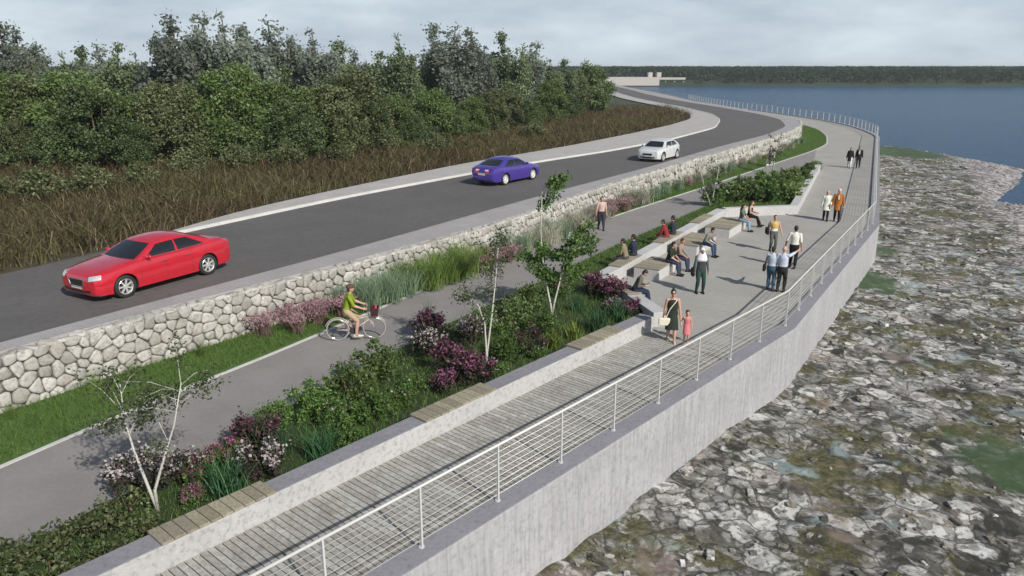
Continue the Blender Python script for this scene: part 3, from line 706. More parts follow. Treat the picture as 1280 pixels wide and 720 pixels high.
# ------------------------------------------------------------------ trees beyond the road
def crown_pts(kind, n):
    rnd = random.Random(kind * 13 + 1); C = []; limbs = []
    if kind < 4:      # upright, ragged, 10 m tall: limbs that climb, leaf clumps strung along them
        limbs.append([(0, 0, 0), (rnd.uniform(-.3, .3), rnd.uniform(-.3, .3), 5), (rnd.uniform(-.5, .5), rnd.uniform(-.5, .5), 9.6)])
        for i in range(11):
            a = i * 2.4 + rnd.random(); z0 = rnd.uniform(1.2, 5.5); l = rnd.uniform(1.1, 2.4) * (1 - z0 / 12); up = rnd.uniform(2.0, 3.8)
            p1 = (math.cos(a) * l * .7, math.sin(a) * l * .7, z0 + up * .45); p2 = (math.cos(a) * l, math.sin(a) * l, min(9.4, z0 + up)); limbs.append([(0, 0, z0), p1, p2])
        for L in limbs:
            for k in range(26):
                t = rnd.uniform(.25, 1) if L is not limbs[0] else rnd.uniform(.2, 1)
                i = 0 if t < .5 else 1; f = (t - .5 * i) * 2; q = [L[i][c] * (1 - f) + L[i + 1][c] * f for c in range(3)]
                C.append((q[0] + rnd.gauss(0, .22), q[1] + rnd.gauss(0, .22), q[2] + rnd.gauss(0, .3), rnd.uniform(.18, .42)))
    else:             # dense bush, 6 m tall, leafy to the ground
        limbs.append([(0, 0, 0), (.1, .1, 2), (.2, 0, 4.2)])
        for i in range(9):
            a = i * 2.4; l = rnd.uniform(.8, 1.8); limbs.append([(0, 0, .3), (math.cos(a) * l * .7, math.sin(a) * l * .7, rnd.uniform(1, 3)), (math.cos(a) * l, math.sin(a) * l, rnd.uniform(2, 5))])
        for i in range((95, 58, 120)[kind % 3]):
            z = 5.9 * rnd.random() ** .8; rr = 2.3 * math.sqrt(max(.02, 1 - (max(0, z - 1.6) / 4.5) ** 2)) * math.sqrt(rnd.uniform(.25, 1)); a = rnd.uniform(0, 6.28)
            C.append((rr * math.cos(a), rr * math.sin(a), z + .1, rnd.uniform(.3, .52)))
    C = np.array(C); idx = RNG.integers(0, len(C), n); P = C[idx, :3] + RNG.normal(size=(n, 3)) * C[idx, 3:4] * (.85 if kind < 4 else .62)
    P[:, 2] = np.maximum(P[:, 2], .05); return P, limbs
TREES = {}
def tree_proto(kind, mat):
    if (kind, mat) in TREES: return TREES[kind, mat]
    P, limbs = crown_pts(kind, 11000 if kind < 4 else 15000)
    cm = leaf_quads('crown', P, .27 if kind < 4 else .19, .18 if kind < 4 else .125, M[mat], .3)
    t = MB()
    for i, L in enumerate(limbs): r = .14 if i == 0 else .05; t.tube(L, [r, r * .6, r * .2], 6)
    tm = t.mesh('trunk', M['bark'], True); TREES[kind, mat] = (cm, tm); return cm, tm
rt = random.Random(21)
def plant_tree(name, x, y, zb, sc, sxy, kind, mat, label, cat, group):
    r = empty(name, (x, y, zb), rt.uniform(0, 6.28)); r.scale = (sc * sxy, sc * sxy, sc); tag(r, label, cat, group)
    cm, tm = tree_proto(kind, mat); link('crown', cm, r); link('trunk', tm, r); return r
SKY = [(-14, 62), (20, 29), (48, 26), (72, 66), (100, 61), (118, 58), (140, 51), (162, 48), (184, 61), (206, 48), (238, 11), (264, 9), (296, 8), (320, 33), (354, 21), (376, 39), (402, 31), (426, 51), (452, 58), (476, 60), (506, 38), (546, 31), (566, 28), (588, 30), (606, 53), (626, 41), (648, 53), (666, 48), (686, 71), (706, 74), (726, 73), (746, 79)]
GT = 'tall trees along the skyline behind the reeds'
for i, (px, ty) in enumerate(SKY):
    Y = 60 + max(0, px - 300) * .085 + rt.uniform(0, 9) if px < 690 else 100 + (px - 690) * .4
    p = atdepth(px, Y, 1.45); zt = ztop(p.x, Y, ty); sc = (zt - 1.45) / 9.9
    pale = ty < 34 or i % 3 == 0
    plant_tree('tall_tree', p.x, Y, 1.44, sc, rt.uniform(.95, 1.3), i % 4, 'l_tall' if pale else 'l_lime', '%s ragged upright tree breaking the skyline, %s from the left' % ('haze-painted grey-green' if pale else 'fresh green', ordn(i)), 'tree', GT)
pxs = [-22 + 24.5 * i for i in range(33)]
GB = 'leafy bushes massed at the back of the reeds'
for i, px in enumerate(pxs):
    pts = [atdepth(px, Y_, 1.45) for Y_ in np.arange(40, 125, .5)]
    tl = None
    for q_ in pts:
        for a, b_ in zip(TREELINE, TREELINE[1:]):
            if a[0] <= q_.x <= b_[0] and q_.y >= a[1] + (b_[1] - a[1]) * (q_.x - a[0]) / (b_[0] - a[0] + 1e-9): tl = q_
        if tl: break
    if tl is None: continue
    Y = tl.y + rt.uniform(.5, 2.5) + (3.0 if i % 2 else 0); p = atdepth(px, Y, 1.45)
    h = ztop(p.x, Y, rt.uniform(86, 124) if i % 2 else rt.uniform(108, 160)) - 1.45; sc = max(3.0, h) / 6.0
    mt = ['l_dark', 'l_mid', 'l_olive', 'l_mid', 'l_dark', 'l_mid', 'l_dark', 'l_olive'][(i * 5) % 8]
    plant_tree('leafy_bush', p.x, Y, 1.44, sc, rt.uniform(1.0, 1.35), 4 + i % 3, mt, '%s bush massed behind the brown reeds, %s from the left' % ({'l_dark': 'dark green dense', 'l_mid': 'bright green full', 'l_olive': 'olive green loose'}[mt], ordn(i)), 'bush', GB)
n0 = 0
for i, px in enumerate([-10 + 29 * i for i in range(27)]):   # the second row closes the gaps under the tall trees
    Y = 60 + max(0, px - 280) * .10 + 3; Y = max(Y, 58); p = atdepth(px, Y, 1.45); h = ztop(p.x, Y, rt.uniform(80, 102)) - 1.45
    plant_tree('leafy_bush', p.x, Y + 3, 1.44, h / 6.0, rt.uniform(.95, 1.25), 4 + (i + 1) % 3, ('l_dark', 'l_olive', 'l_dark', 'l_mid')[i % 4], 'tall back row bush under the skyline trees, %s from the left of that row' % ordn(i), 'bush', GB)
# ------------------------------------------------------------------ planting: shrubs, flax, flowers, birches
def shrub_mesh(seed, n, R_, H, L, W, mat, name='foliage', lumps=26):
    rnd = random.Random(seed); C = []
    for i in range(lumps):
        a = rnd.uniform(0, 6.28); r = R_ * math.sqrt(rnd.random()) * .85; z = H * (.18 + .72 * rnd.random() * math.sqrt(max(.1, 1 - (r / R_) ** 2))); C.append((r * math.cos(a), r * math.sin(a), z, rnd.uniform(.10, .2) * R_ * 1.5))
    C = np.array(C); idx = RNG.integers(0, len(C), n); P = C[idx, :3] + RNG.normal(size=(n, 3)) * C[idx, 3:4] * .6; P[:, 2] = np.maximum(P[:, 2], .03)
    return leaf_quads(name, P, L, W, M[mat], .5), P
def stems_mesh(seed, R_, H, k=7):
    rnd = random.Random(seed); t = MB()
    for i in range(k):
        a = i * 6.28 / k + rnd.random(); l = R_ * rnd.uniform(.4, .8); t.tube([(0, 0, 0), (math.cos(a) * l * .5, math.sin(a) * l * .5, H * .45), (math.cos(a) * l, math.sin(a) * l, H * rnd.uniform(.6, .85))], [.018, .012, .005], 5)
    return t.mesh('stem', M['stem'], True)
SHR = {}
def shrub(name, p, sc, mat, label, flowers=None, group=None, H=1.0, seed=0, zb=.05, leafs=(.085, .05), nl=1500, cat='shrub', nf=420):
    key = (mat, flowers, seed, H, leafs, nl)
    if key not in SHR:
        fm, P = shrub_mesh(seed * 7 + 3, nl, .62, H, leafs[0], leafs[1], mat)
        fl = None
        if flowers:
            top = P[P[:, 2] > np.quantile(P[:, 2], .52)]; k = RNG.integers(0, max(6, len(top)), nf) % len(top); Q = top[k] + RNG.normal(size=(len(k), 3)) * .03 + np.array([0, 0, .05]); fl = leaf_quads('flowers', Q, .075, .06, M[flowers], .8)
        SHR[key] = (fm, fl, stems_mesh(seed, .6, H))
    fm, fl, sm_ = SHR[key]; r = empty(name, (p[0], p[1], zb), rt.uniform(0, 6.28)); r.scale = (sc * 1.22, sc * 1.22, sc * 1.12); tag(r, label, cat, group)
    link('foliage', fm, r); link('stem', sm_, r)
    if fl: tag(link('flowers', fl, r), kind='stuff')
    return r
FLX = {}
def clump(name, p, h, spread, mat, label, n=90, width=.03, group=None, zb=.05, cat='grass clump', droop=.5, plume=None):
    key = (mat, n, width, spread, droop, plume, int(rt.random() * 2))
    if key not in FLX:
        B = np.zeros((n, 3)); B[:, :2] = RNG.normal(size=(n, 2)) * (.05 + spread * .16); a = RNG.uniform(0, 6.28, n); l = spread * np.sqrt(RNG.uniform(0.01, 1, n)); ln = np.stack([np.cos(a) * l, np.sin(a) * l], 1)
        me = blades('blades', B, RNG.uniform(.65, 1.05, n), ln, RNG.uniform(.6, 1.2, n) * width, M[mat], 4, droop); pl = None
        if plume:
            k = RNG.integers(0, n, n * 5); tt = RNG.uniform(.72, 1.0, (n * 5, 1)); V = np.zeros(n * 9 * 3); me.vertices.foreach_get('co', V); V = V.reshape(n, 9, 3); Q = V[k, 8] * tt + V[k, 4] * (1 - tt) + RNG.normal(size=(n * 5, 3)) * .02
            pl = leaf_quads('plumes', Q, .07, .03, M[plume], .8)
        FLX[key] = (me, pl)
    me, pl = FLX[key]; r = empty(name, (p[0], p[1], zb), rt.uniform(0, 6.28)); r.scale = (h, h, h); tag(r, label, cat, group); link('blades', me, r)
    if pl: tag(link('plumes', pl, r), kind='stuff')
    return r
G1 = 'shrubs and flowers in the bed beside the boardwalk'; G2 = 'strap leaved clumps in the boardwalk bed'; G3 = 'grass clumps at the foot of the gabion wall'; G4 = 'green bushes in the far planter'
Z = .05
def sh(px, py, sc, mat, label, fl=None, **k): shrub(k.pop('name', 'shrub'), g(px, py, Z), sc, mat, label, fl, k.pop('group', G1), **k)
# near left corner: leafy yellow-green ground cover
for i, (px, py, sc, lab) in enumerate([(18, 716, .75, 'yellow-green low bush in the bottom left corner of the bed'), (70, 694, .75, 'yellow-green low bush just right of the corner one beside the path edge'), (66, 732, .7, 'yellow-green low bush between path edge and seat wall at the bottom corner'), (118, 672, .72, 'yellow-green low bush halfway between the corner and the nearest birch'), (136, 706, .62, 'yellow-green low bush against the seat wall left of the nearest timber seat'), (160, 640, .66, 'yellow-green low bush touching the path just left of the nearest birch'), (182, 668, .5, 'small yellow-green bush right below the nearest birch')]):
    sh(px, py, sc, 'l_yel', lab, seed=i % 3, H=.62, leafs=(.10, .065), nl=480, name='low_bush')
sh(172, 612, .72, 'l_purp', 'dark purple leaved shrub with white blossom left behind the nearest birch', 'f_whi', name='flowering_shrub', H=1.05)
sh(226, 606, .7, 'l_purp', 'dark shrub with white blossom right behind the nearest birch', 'f_whi', name='flowering_shrub', seed=1, H=1.0)
sh(246, 600, .56, 'l_bed', 'low magenta flowering shrub left of the nearest flax clump', 'f_mag', name='flowering_shrub', H=.85)
sh(284, 586, .62, 'l_bed', 'magenta flowering shrub behind the nearest flax clump', 'f_mag', name='flowering_shrub', seed=1, H=.95)
sh(318, 566, .8, 'l_purp', 'tall dark purple shrub with magenta tips at the path edge', 'f_mag', name='flowering_shrub', seed=2, H=1.1, nf=160)
sh(330, 592, .72, 'l_purp', 'white flowering shrub beside the nearest flax clump', 'f_whi', name='flowering_shrub', seed=2, H=.95)
sh(244, 628, .42, 'l_bed', 'small magenta flowering plant below the nearest flax clump', 'f_mag', name='flowering_shrub', seed=2, H=.7)
fx = lambda px, py, h, sp, lab, **k: clump(k.pop('name', 'flax_clump'), g(px, py, Z), h, sp, k.pop('mat', 'b_flax'), lab, group=G2, **k)
fx(283, 618, 1.0, .62, 'big spiky flax clump right behind the nearest timber seat', n=110)
fx(402, 575, 1.0, .6, 'spiky flax clump against the seat wall between the two nearest seats', n=100)
fx(352, 572, 1.0, .35, 'upright thin flax clump between white blossom and second spiky clump', n=60, width=.018)
fx(316, 545, .8, .4, 'faint thin flax clump at the path edge behind the purple shrub', n=50, width=.015)
sh(345, 535, .62, 'l_bed', 'green shrub at the path edge behind the thin flax', seed=0); sh(392, 520, .8, 'l_bed', 'dark green shrub at the path edge left of the bright bush', seed=1, H=1.05)
sh(440, 505, .92, 'l_mid', 'bright green full shrub at the path edge, biggest in the near bed', seed=0, H=1.15); sh(474, 478, .95, 'l_mid', 'bright green tall shrub at the path edge just left of the magenta mound', seed=1, H=1.15)
sh(424, 532, .66, 'l_bed', 'white dotted green shrub in front of the biggest bright shrub', 'f_whi', seed=2, nf=30); sh(470, 524, .7, 'l_bed', 'green shrub mid bed below the bright tall shrub', seed=0, H=.9)
sh(446, 558, .55, 'l_bed', 'low green plant close to the seat wall right of the second flax clump', seed=1, H=.7); sh(500, 505, .6, 'l_bed', 'low green plant with a few white flowers left of the middle timber seat', 'f_whi', seed=2, nf=25, H=.75); sh(520, 488, .55, 'l_bed', 'low green plant beside the middle timber seat', 'f_whi', seed=1, nf=16, H=.75)
sh(536, 446, .78, 'l_purp', 'white flowering shrub below the magenta mound at the path edge', 'f_whi', seed=0, name='flowering_shrub'); sh(536, 424, .85, 'l_purp', 'magenta mound at the path edge right behind the cyclist path shadow', 'f_mag', seed=1, name='flowering_shrub', H=1.0)
sh(566, 470, .8, 'l_purp', 'deep magenta shrub left of the middle birch', 'f_mag', seed=0, name='flowering_shrub', H=1.1); sh(596, 476, .72, 'l_purp', 'deep magenta shrub right at the foot of the middle birch', 'f_mag', seed=2, name='flowering_shrub', H=.95); sh(560, 490, .6, 'l_purp', 'low magenta shrub behind the middle timber seat', 'f_mag', seed=1, name='flowering_shrub', H=.9)
sh(590, 432, .78, 'l_purp', 'white flowering shrub behind the middle birch', 'f_whi', seed=1, name='flowering_shrub', H=1.1); sh(612, 418, .75, 'l_bed', 'white dotted dark shrub at the path edge behind the middle birch', 'f_whi', seed=0, nf=120, name='flowering_shrub')
sh(640, 414, .95, 'l_mid', 'bright green bush right of the middle birch trunk', seed=2, H=1.15); sh(660, 396, .9, 'l_mid', 'tall green bush between the middle and farther birch', seed=0, H=1.2); sh(636, 448, .7, 'l_bed', 'dark green bush below the bright bush beside the middle birch', seed=1); sh(662, 440, .7, 'l_purp', 'dark reddish shrub amid green bushes right of the middle birch', 'f_mag', seed=2, nf=90, name='flowering_shrub', H=1.05); sh(624, 470, .5, 'l_bed', 'low white dotted plant at the seat wall below the middle birch', 'f_whi', seed=2, nf=30, H=.7); sh(680, 418, .7, 'l_bed', 'green bush in front of the farther birch', seed=0); sh(672, 448, .45, 'l_bed', 'low white dotted plant at the seat wall left of the ferns', 'f_whi', seed=1, nf=24, H=.7)
fx(692, 436, .7, .45, 'yellow-green fern left of the pair beside the seat wall', mat='l_fern', n=46, width=.07, name='fern', cat='fern'); fx(716, 424, .7, .45, 'yellow-green fern right of the pair beside the far timber seat', mat='l_fern', n=46, width=.07, name='fern', cat='fern')

fx(746, 414, 1.05, .55, 'big spiky flax clump behind the far timber seat', n=110); fx(770, 400, .95, .5, 'spiky flax clump beside the wall corner', n=90); fx(722, 390, 1.0, .4, 'upright flax clump right of the farther birch', n=80, width=.022); fx(536, 400, .9, .4, 'thin pale flax clump at the path edge above the magenta mound', n=50, width=.018)
sh(700, 372, .75, 'l_bed', 'dark shrub with magenta blossom at the path edge behind the farther birch', 'f_mag', seed=0, nf=200, name='flowering_shrub'); sh(744, 368, .75, 'l_purp', 'magenta and white flowering shrub left of the reading person', 'f_mag', seed=1, name='flowering_shrub'); sh(768, 376, .8, 'l_purp', 'magenta flowering shrub right behind the reading person seat', 'f_mag', seed=2, name='flowering_shrub'); sh(790, 394, .55, 'l_purp', 'magenta flowering shrub at the wall corner', 'f_mag', seed=0, name='flowering_shrub', H=.9); sh(768, 392, .55, 'l_purp', 'white flowering shrub amid the flax beside the wall corner', 'f_whi', seed=1, name='flowering_shrub', H=.9)
# far planter
bm_ = MB(); k = 0
for (px, py, sc) in [(892, 256, .8), (915, 252, 1.0), (936, 252, 1.15), (958, 252, 1.2), (980, 251, 1.1), (930, 242, .95), (950, 241, 1.1), (970, 241, 1.1), (990, 241, 1.05), (966, 232, .8), (984, 231, .95), (1001, 230, .95), (994, 222, .65), (1009, 219, .75), (1018, 212, .6)]:
    q = g(px, py, Z)
    shrub('bush', q, sc * 1.15, 'l_mid' if k % 3 else 'l_bed', 'leafy green bush in the far planter behind the plaza wall, %s from the left' % ordn(k), 'f_mag' if k == 12 else None, G4, 1.0, k % 3, leafs=(.13, .085), nl=1300, cat='bush'); k += 1
# grass clumps along the gabion wall
def gab(i, s, dn, h, sp, mat, lab, plume=None, n=70, width=.012):
    p, t = at_s(GAB_D, s); nr = Vector((t.y, -t.x)); q = p + nr * dn; clump('grass_tuft', q, h, sp, mat, lab, n, width, G3, .12, 'grass clump', .6, plume)
k = 0; rows = []
def s_near(px, py): q = g(px, py, .1); return gl[min(range(len(GAB_D)), key=lambda i: (GAB_D[i] - Vector((q.x, q.y))).length)]
specs = []
for px, py, typ in [(30, 520, 'l'), (92, 498, 'l'), (150, 474, 'l'), (228, 450, 'l'), (318, 418, 'p'), (340, 411, 'p'), (362, 404, 'p'), (384, 397, 'p'), (402, 392, 'm'), (420, 386, 'm'), (438, 380, 'm'), (452, 374, 'm'), (470, 368, 'g'), (486, 362, 'g'), (502, 356, 'g'), (518, 350, 'g'), (534, 345, 'g'), (550, 340, 'p'), (566, 335, 'p'), (584, 329, 'p'), (604, 322, 'm'), (624, 316, 'w'), (644, 309, 'w'), (664, 303, 'm'), (684, 297, 'w'), (704, 290, 'w'), (724, 284, 'w'), (742, 278, 'p'), (758, 273, 'p'), (774, 267, 'w'), (790, 262, 'w'), (804, 257, 'm'), (818, 252, 'm'), (832, 247, 'm'), (846, 242, 'p'), (860, 237, 'w'), (874, 232, 'w'), (888, 227, 'w'), (902, 222, 'm'), (916, 217, 'w'), (930, 212, 'w'), (944, 206, 'w'), (958, 200, 'w'), (972, 194, 'w'), (984, 188, 'm')]:
    s = s_near(px, py - 8); far_ = s > 62
    for rep in range(1 if typ == 'l' else 2):
        nm = {'p': ('b_pink', 'pink plumed', 'f_pink', .85, .5), 'm': ('b_mint', 'mint green', None, 1.4, .5), 'g': ('b_lime', 'tall lime green', None, 1.6, .5), 'w': ('b_pale', 'pale straw', None, 1.45, .55), 'l': ('b_lime', 'low lime green', None, .55, .5)}[typ]
        specs.append((s + rep * .75 + rt.uniform(-.1, .1), .35 + .55 * rep + rt.uniform(-.1, .1), nm))
specs.sort(key=lambda a: a[0]); cnt = {}
for s, dn, nm in specs:
    c = cnt.get(nm[1], 0); cnt[nm[1]] = c + 1
    gab(0, s, dn, nm[3] * rt.uniform(.85, 1.15) * (.68 if s > 60 else 1) * (.85 if nm[1] == 'pale straw' else 1), nm[4], nm[0], '%s grass clump at the gabion foot, %s of its colour from the left' % (nm[1], ordn(c)), nm[2], 190, .012 + .0003 * max(0, s - 30))
# ------------------------------------------------------------------ birches and saplings
def birch(p, stems, label, leaf_n=260, crown=.45, zb=.03, rad=.05, mat='l_birch', lf=.075, low=.55):
    r = empty('birch_tree', (p[0], p[1], zb)); tag(r, label, 'tree', 'young birches in the planting beds'); t = MB(); P = []
    for S_ in stems:
        pts = [Vector(q) for q in S_]; k = len(pts); t.tube(pts, [rad * (1 - .8 * i / (k - 1)) for i in range(k)], 8)
        top = pts[-1]
        for j in range(12):
            f = low + (1 - low) * rt.random(); i = min(k - 2, int(f * (k - 1))); b0 = pts[i].lerp(pts[i + 1], f * (k - 1) - i); a = rt.uniform(0, 6.28); l = crown * rt.uniform(.5, 1.1)
            e_ = b0 + Vector((math.cos(a) * l, math.sin(a) * l, l * rt.uniform(.1, .8))); m_ = b0.lerp(e_, .5) + Vector((0, 0, .08)); t.tube([b0, m_, e_], [.007, .005, .002], 5)
            for q in range(leaf_n // 10):
                w_ = rt.uniform(.35, 1.05); c = b0.lerp(e_, w_); P.append((c.x + rt.gauss(0, .09), c.y + rt.gauss(0, .09), c.z + rt.gauss(0, .09)))
    t.build('trunk', M['birch'], r, True); link('crown', leaf_quads('crown', np.array(P), lf, lf * .7, M[mat], .2), r); return r
def up(p, px, py):     # local offset of the point in the plane facing the viewer through p that shows at px, py
    z = ztop(p.x, p.y, py); q = atdepth(px, p.y, z); return (q.x - p.x, 0, z - .03)
def stem(p, l): return [(0, 0, 0)] + [tuple(a + (rt.uniform(-.02, .02) if i % 2 else 0) for i, a in enumerate(up(p, *q))) for q in l]
p = g(290 - 92, 640, .03); birch(p, [stem(p, [(186, 610), (168, 562), (157, 528), (150, 480)]), stem(p, [(194, 612), (205, 572), (217, 532), (226, 478)])], 'two-stemmed birch with pale forked trunk nearest the camera beside the first timber seat', 1000, .8, rad=.036, low=.6, lf=.06)
p = g(608, 456, .03); birch(p, [stem(p, [(608, 440), (606, 405), (598, 382), (584, 372)]), stem(p, [(609, 440), (614, 400), (619, 355), (622, 318), (624, 292)])], 'slender two-stemmed birch in the middle of the bed beside the magenta shrubs', 700, .75, rad=.034, low=.5, lf=.065)
p = g(690, 394, .03); birch(p, [stem(p, [(688, 380), (683, 355), (679, 330), (676, 290), (678, 232)]), stem(p, [(693, 378), (700, 350), (706, 325), (712, 290)])], 'tallest leafy birch behind the far timber seat with crown rising over the road', 2000, 1.0, rad=.042, mat='l_bed', low=.38, lf=.10)
p = g(888, 258, .03); birch(p, [stem(p, [(886, 250), (880, 232), (876, 214)]), stem(p, [(891, 246), (896, 226), (899, 204)])], 'thin two-stemmed birch at the left end of the far planter', 400, .8, rad=.036, low=.4, lf=.10)
p = g(966, 216, .03); birch(p, [stem(p, [(968, 196), (972, 166)])], 'thin single-stemmed birch rising from the far planter bushes', 220, .7, rad=.06, low=.4, lf=.13)

# scrub that breaks up the reeds in front of the bushes
k = 0
for i in range(34):
    px = -8 + i * 20.5; py = 258 - px * .118 - (rt.uniform(30, 74) if i % 3 else rt.uniform(-4, 10)); q = g(px, max(150, py), 1.46)
    if not in_poly(np.array([[q.x, q.y]]), RE)[0]: continue
    shrub('scrub_bush', q, rt.uniform(1.0, 1.75), ('l_olive', 'l_dark', 'l_scrub')[i % 3], '%s scrub bush standing in the brown reeds, %s from the left of them' % (('olive green', 'dark green', 'brown twiggy')[i % 3], ordn(k)), None, 'scrub bushes among the reeds', 1.0, i % 3, 1.44, (.085, .05), 2200, 'bush'); k += 1

# ------------------------------------------------------------------ cars
M['glass'] = plain('car_glass', (.012, .014, .016), .06, 0, 0, .6)
M['lamp'] = plain('headlamp_glass', (.55, .57, .58), .1, .3, .5)
M['tail'] = plain('tail_lamp', (.45, .03, .03), .15, 0, .6)
M['tailw'] = plain('tail_lamp_clear', (.65, .50, .50), .15, 0, .6)
M['rim'] = plain('alloy_rim', (.62, .62, .61), .3, .5)
M['rimw'] = plain('white_rim', (.78, .78, .76), .35, .1)
M['grille'] = plain('grille_mesh', (.03, .03, .03), .4, .4)
M['plate'] = plain('number_plate', (.55, .55, .5), .5)
def paint(name, c):
    k = NT(name); k.set(Roughness=.24, Coat_Weight=1.0, Coat_Roughness=.03); k.b.inputs['Metallic'].default_value = .15
    f = k.noise(k.coord(), 3.5, 4); k.col(k.mix(f, [v * .86 for v in c], [min(1, v * 1.1) for v in c])); return k.m
def lerp_tab(tab, x):
    for a, b in zip(tab, tab[1:]):
        if x <= b[0]:
            f = (x - a[0]) / (b[0] - a[0]); return [u * (1 - f) + v * f for u, v in zip(a[1:], b[1:])]
    return list(tab[-1][1:])
SEDAN = dict(tab=[(0, .62, .30, .60), (.010, .73, .22, .76), (.04, .81, .18, .865), (.11, .885, .17, .905), (.2, .95, .17, .92), (.28, .995, .17, .925), (.4, 1.0, .17, .925), (.55, 1.01, .17, .925), (.7, 1.03, .17, .925), (.82, 1.06, .18, .905), (.92, 1.06, .20, .86), (.972, .99, .25, .80), (.992, .86, .32, .70), (1.0, .70, .36, .60)],
             gh=(.272, .435, .69, .87), roof=1.47, rw=.59, fo=.185)
HATCH = dict(tab=[(0, .60, .30, .55), (.015, .72, .21, .74), (.05, .80, .18, .84), (.12, .89, .17, .89), (.2, .95, .17, .90), (.27, .985, .17, .905), (.4, .995, .17, .905), (.6, 1.01, .17, .905), (.8, 1.03, .18, .89), (.92, 1.04, .20, .85), (.97, 1.0, .25, .80), (.99, .88, .3, .72), (1.0, .72, .36, .6)],
             gh=(.235, .41, .82, .955), roof=1.44, rw=.57, fo=.195)
def make_car(label, spec, L, wb, FL, RL, left_visible, mat, rim, spokes, group):
    fwd = (FL - RL); fwd.z = 0; fwd.normalize(); left = Vector((-fwd.y, fwd.x, 0)); track = 1.56; W = 1.0
    mid = (FL + RL) / 2 - left * (track / 2 + .10) * (1 if left_visible else -1)
    root = empty('parked_car' if False else 'car', (mid.x, mid.y, ZR), math.atan2(fwd.y, fwd.x)); tag(root, label, 'car', group)
    tab = spec['tab']; xf = wb / 2 + spec['fo'] * L + .0
    X = lambda t_: xf - t_ * L
    ts = sorted(set([a[0] for a in tab] + list(np.linspace(.06, .96, 30)))); V = []; Q = []
    def section(t_):
        zt, zb, w = lerp_tab(tab, t_); cr = .035 if .05 < t_ < .95 else .02; h = zt - zb
        return [(0, zb), (w * .86, zb), (w * .965, zb + .05), (w * .99, zb + h * .30), (w * 1.0, zb + h * .58), (w * .985, zb + h * .80), (w * .955, zt - .045), (w * .89, zt - .005), (w * .6, zt + cr * .6), (0, zt + cr)]
    for t_ in ts:
        half = section(t_); ring = half + [(-y, z) for y, z in half[-2:0:-1]]
        V += [(X(t_), y, z) for y, z in ring]
    n = len(ring)
    for i in range(len(ts) - 1):
        for j in range(n): Q.append((i * n + j, (i + 1) * n + j, (i + 1) * n + (j + 1) % n, i * n + (j + 1) % n))
    m = MB(); m.add(V, Q); m.add(V[:n], [tuple(range(n))]); m.add(V[-n:], [tuple(range(n))[::-1]])
    bm = bmesh.new(); tmp = m.mesh('tmp'); bm.from_mesh(tmp); bmesh.ops.remove_doubles(bm, verts=bm.verts[:], dist=1e-5); bmesh.ops.recalc_face_normals(bm, faces=bm.faces[:])
    bvh0 = BVHTree.FromBMesh(bm); me = bpy.data.meshes.new('body'); bm.to_mesh(me); bm.free()
    body = link('body', me, None); me.materials.append(mat); me.materials.append(M['darkgap'])
    wr = .335; xs = (wb / 2, -wb / 2); cyl = MB()
    for x in xs:
        for sy in (1, -1):
            c = MB(); cyl.tube([(x, sy * .62, wr), (x, sy * 1.2, wr)], wr + .055, 28)
    cme = cyl.mesh('cut', [M['darkgap']]); bmc = bmesh.new(); bmc.from_mesh(cme); bmesh.ops.recalc_face_normals(bmc, faces=bmc.faces[:]); bmc.to_mesh(cme); bmc.free()
    cut_o = link('cut', cme)
    bo = body.modifiers.new('arches', 'BOOLEAN'); bo.object = cut_o; bo.operation = 'DIFFERENCE'; bo.solver = 'EXACT'; bo.material_mode = 'TRANSFER'
    bake(body); bpy.data.objects.remove(cut_o); body.parent = root
    body.data.polygons.foreach_set('use_smooth', [True] * len(body.data.polygons)); body.data.set_sharp_from_angle(angle=R(32))
    # greenhouse
    a0, a1, a2, a3 = spec['gh']; zr = spec['roof']; rw = spec['rw']; belt = lambda t_: (X(t_), lerp_tab(tab, t_)[2] * .90, lerp_tab(tab, t_)[0] - .02)
    def belt_pt(u, sy): x, y, z = belt(a0 + (a3 - a0) * u); return Vector((x, sy * y, z))
    def roof_pt(u, sy): x = X(a1 + (a2 - a1) * u); s_ = math.sin(math.pi * u); return Vector((x, sy * (rw + .03 * s_), zr - .10 + .05 * s_))
    def side(u, v, sy, off=0.0):
        p = belt_pt(u, sy).lerp(roof_pt(u, sy), v); return p + Vector((0, sy * (.05 * math.sin(math.pi * v * .9) + off), off * .4))
    def end(u, w_, v, off=0.0):     # windscreen (u=0) or back window (u=1)
        a, b_ = side(u, v, 1), side(u, v, -1); p = a.lerp(b_, w_); k = math.sin(math.pi * w_); sg = 1 if u == 0 else -1
        return p + Vector((sg * (.13 * k * (1 - .4 * v) + off * .7), 0, .02 * k * v + off * .7))
    def roof(u, w_):
        a, b_ = side(u, 1, 1), side(u, 1, -1); p = a.lerp(b_, w_); k = math.sin(math.pi * w_) ** .6
        return p + Vector(((.13 * .6 * math.sin(math.pi * w_)) * ((1 - u) ** 3 - u ** 3), 0, .02 * math.sin(math.pi * w_) + .07 * k * math.sqrt(max(0, 4 * u * (1 - u)))))
    gmb = MB()
    def patch(mb, fn, u0, u1, v0, v1, nu, nv, flip=False):
        vs = [fn(u0 + (u1 - u0) * i / nu, v0 + (v1 - v0) * j / nv) for i in range(nu + 1) for j in range(nv + 1)]; c = nv + 1
        fs = [(i * c + j, (i + 1) * c + j, (i + 1) * c + j + 1, i * c + j + 1) for i in range(nu) for j in range(nv)]
        mb.add(vs, [f[::-1] for f in fs] if flip else fs)
    for sy in (1, -1): patch(gmb, lambda u, v: side(u, v, sy), 0, 1, 0, 1, 16, 6, sy > 0)
    patch(gmb, lambda w_, v: end(0, w_, v), 0, 1, 0, 1, 12, 6); patch(gmb, lambda w_, v: end(1, w_, v), 0, 1, 0, 1, 12, 6, True); patch(gmb, roof, 0, 1, 0, 1, 14, 12)
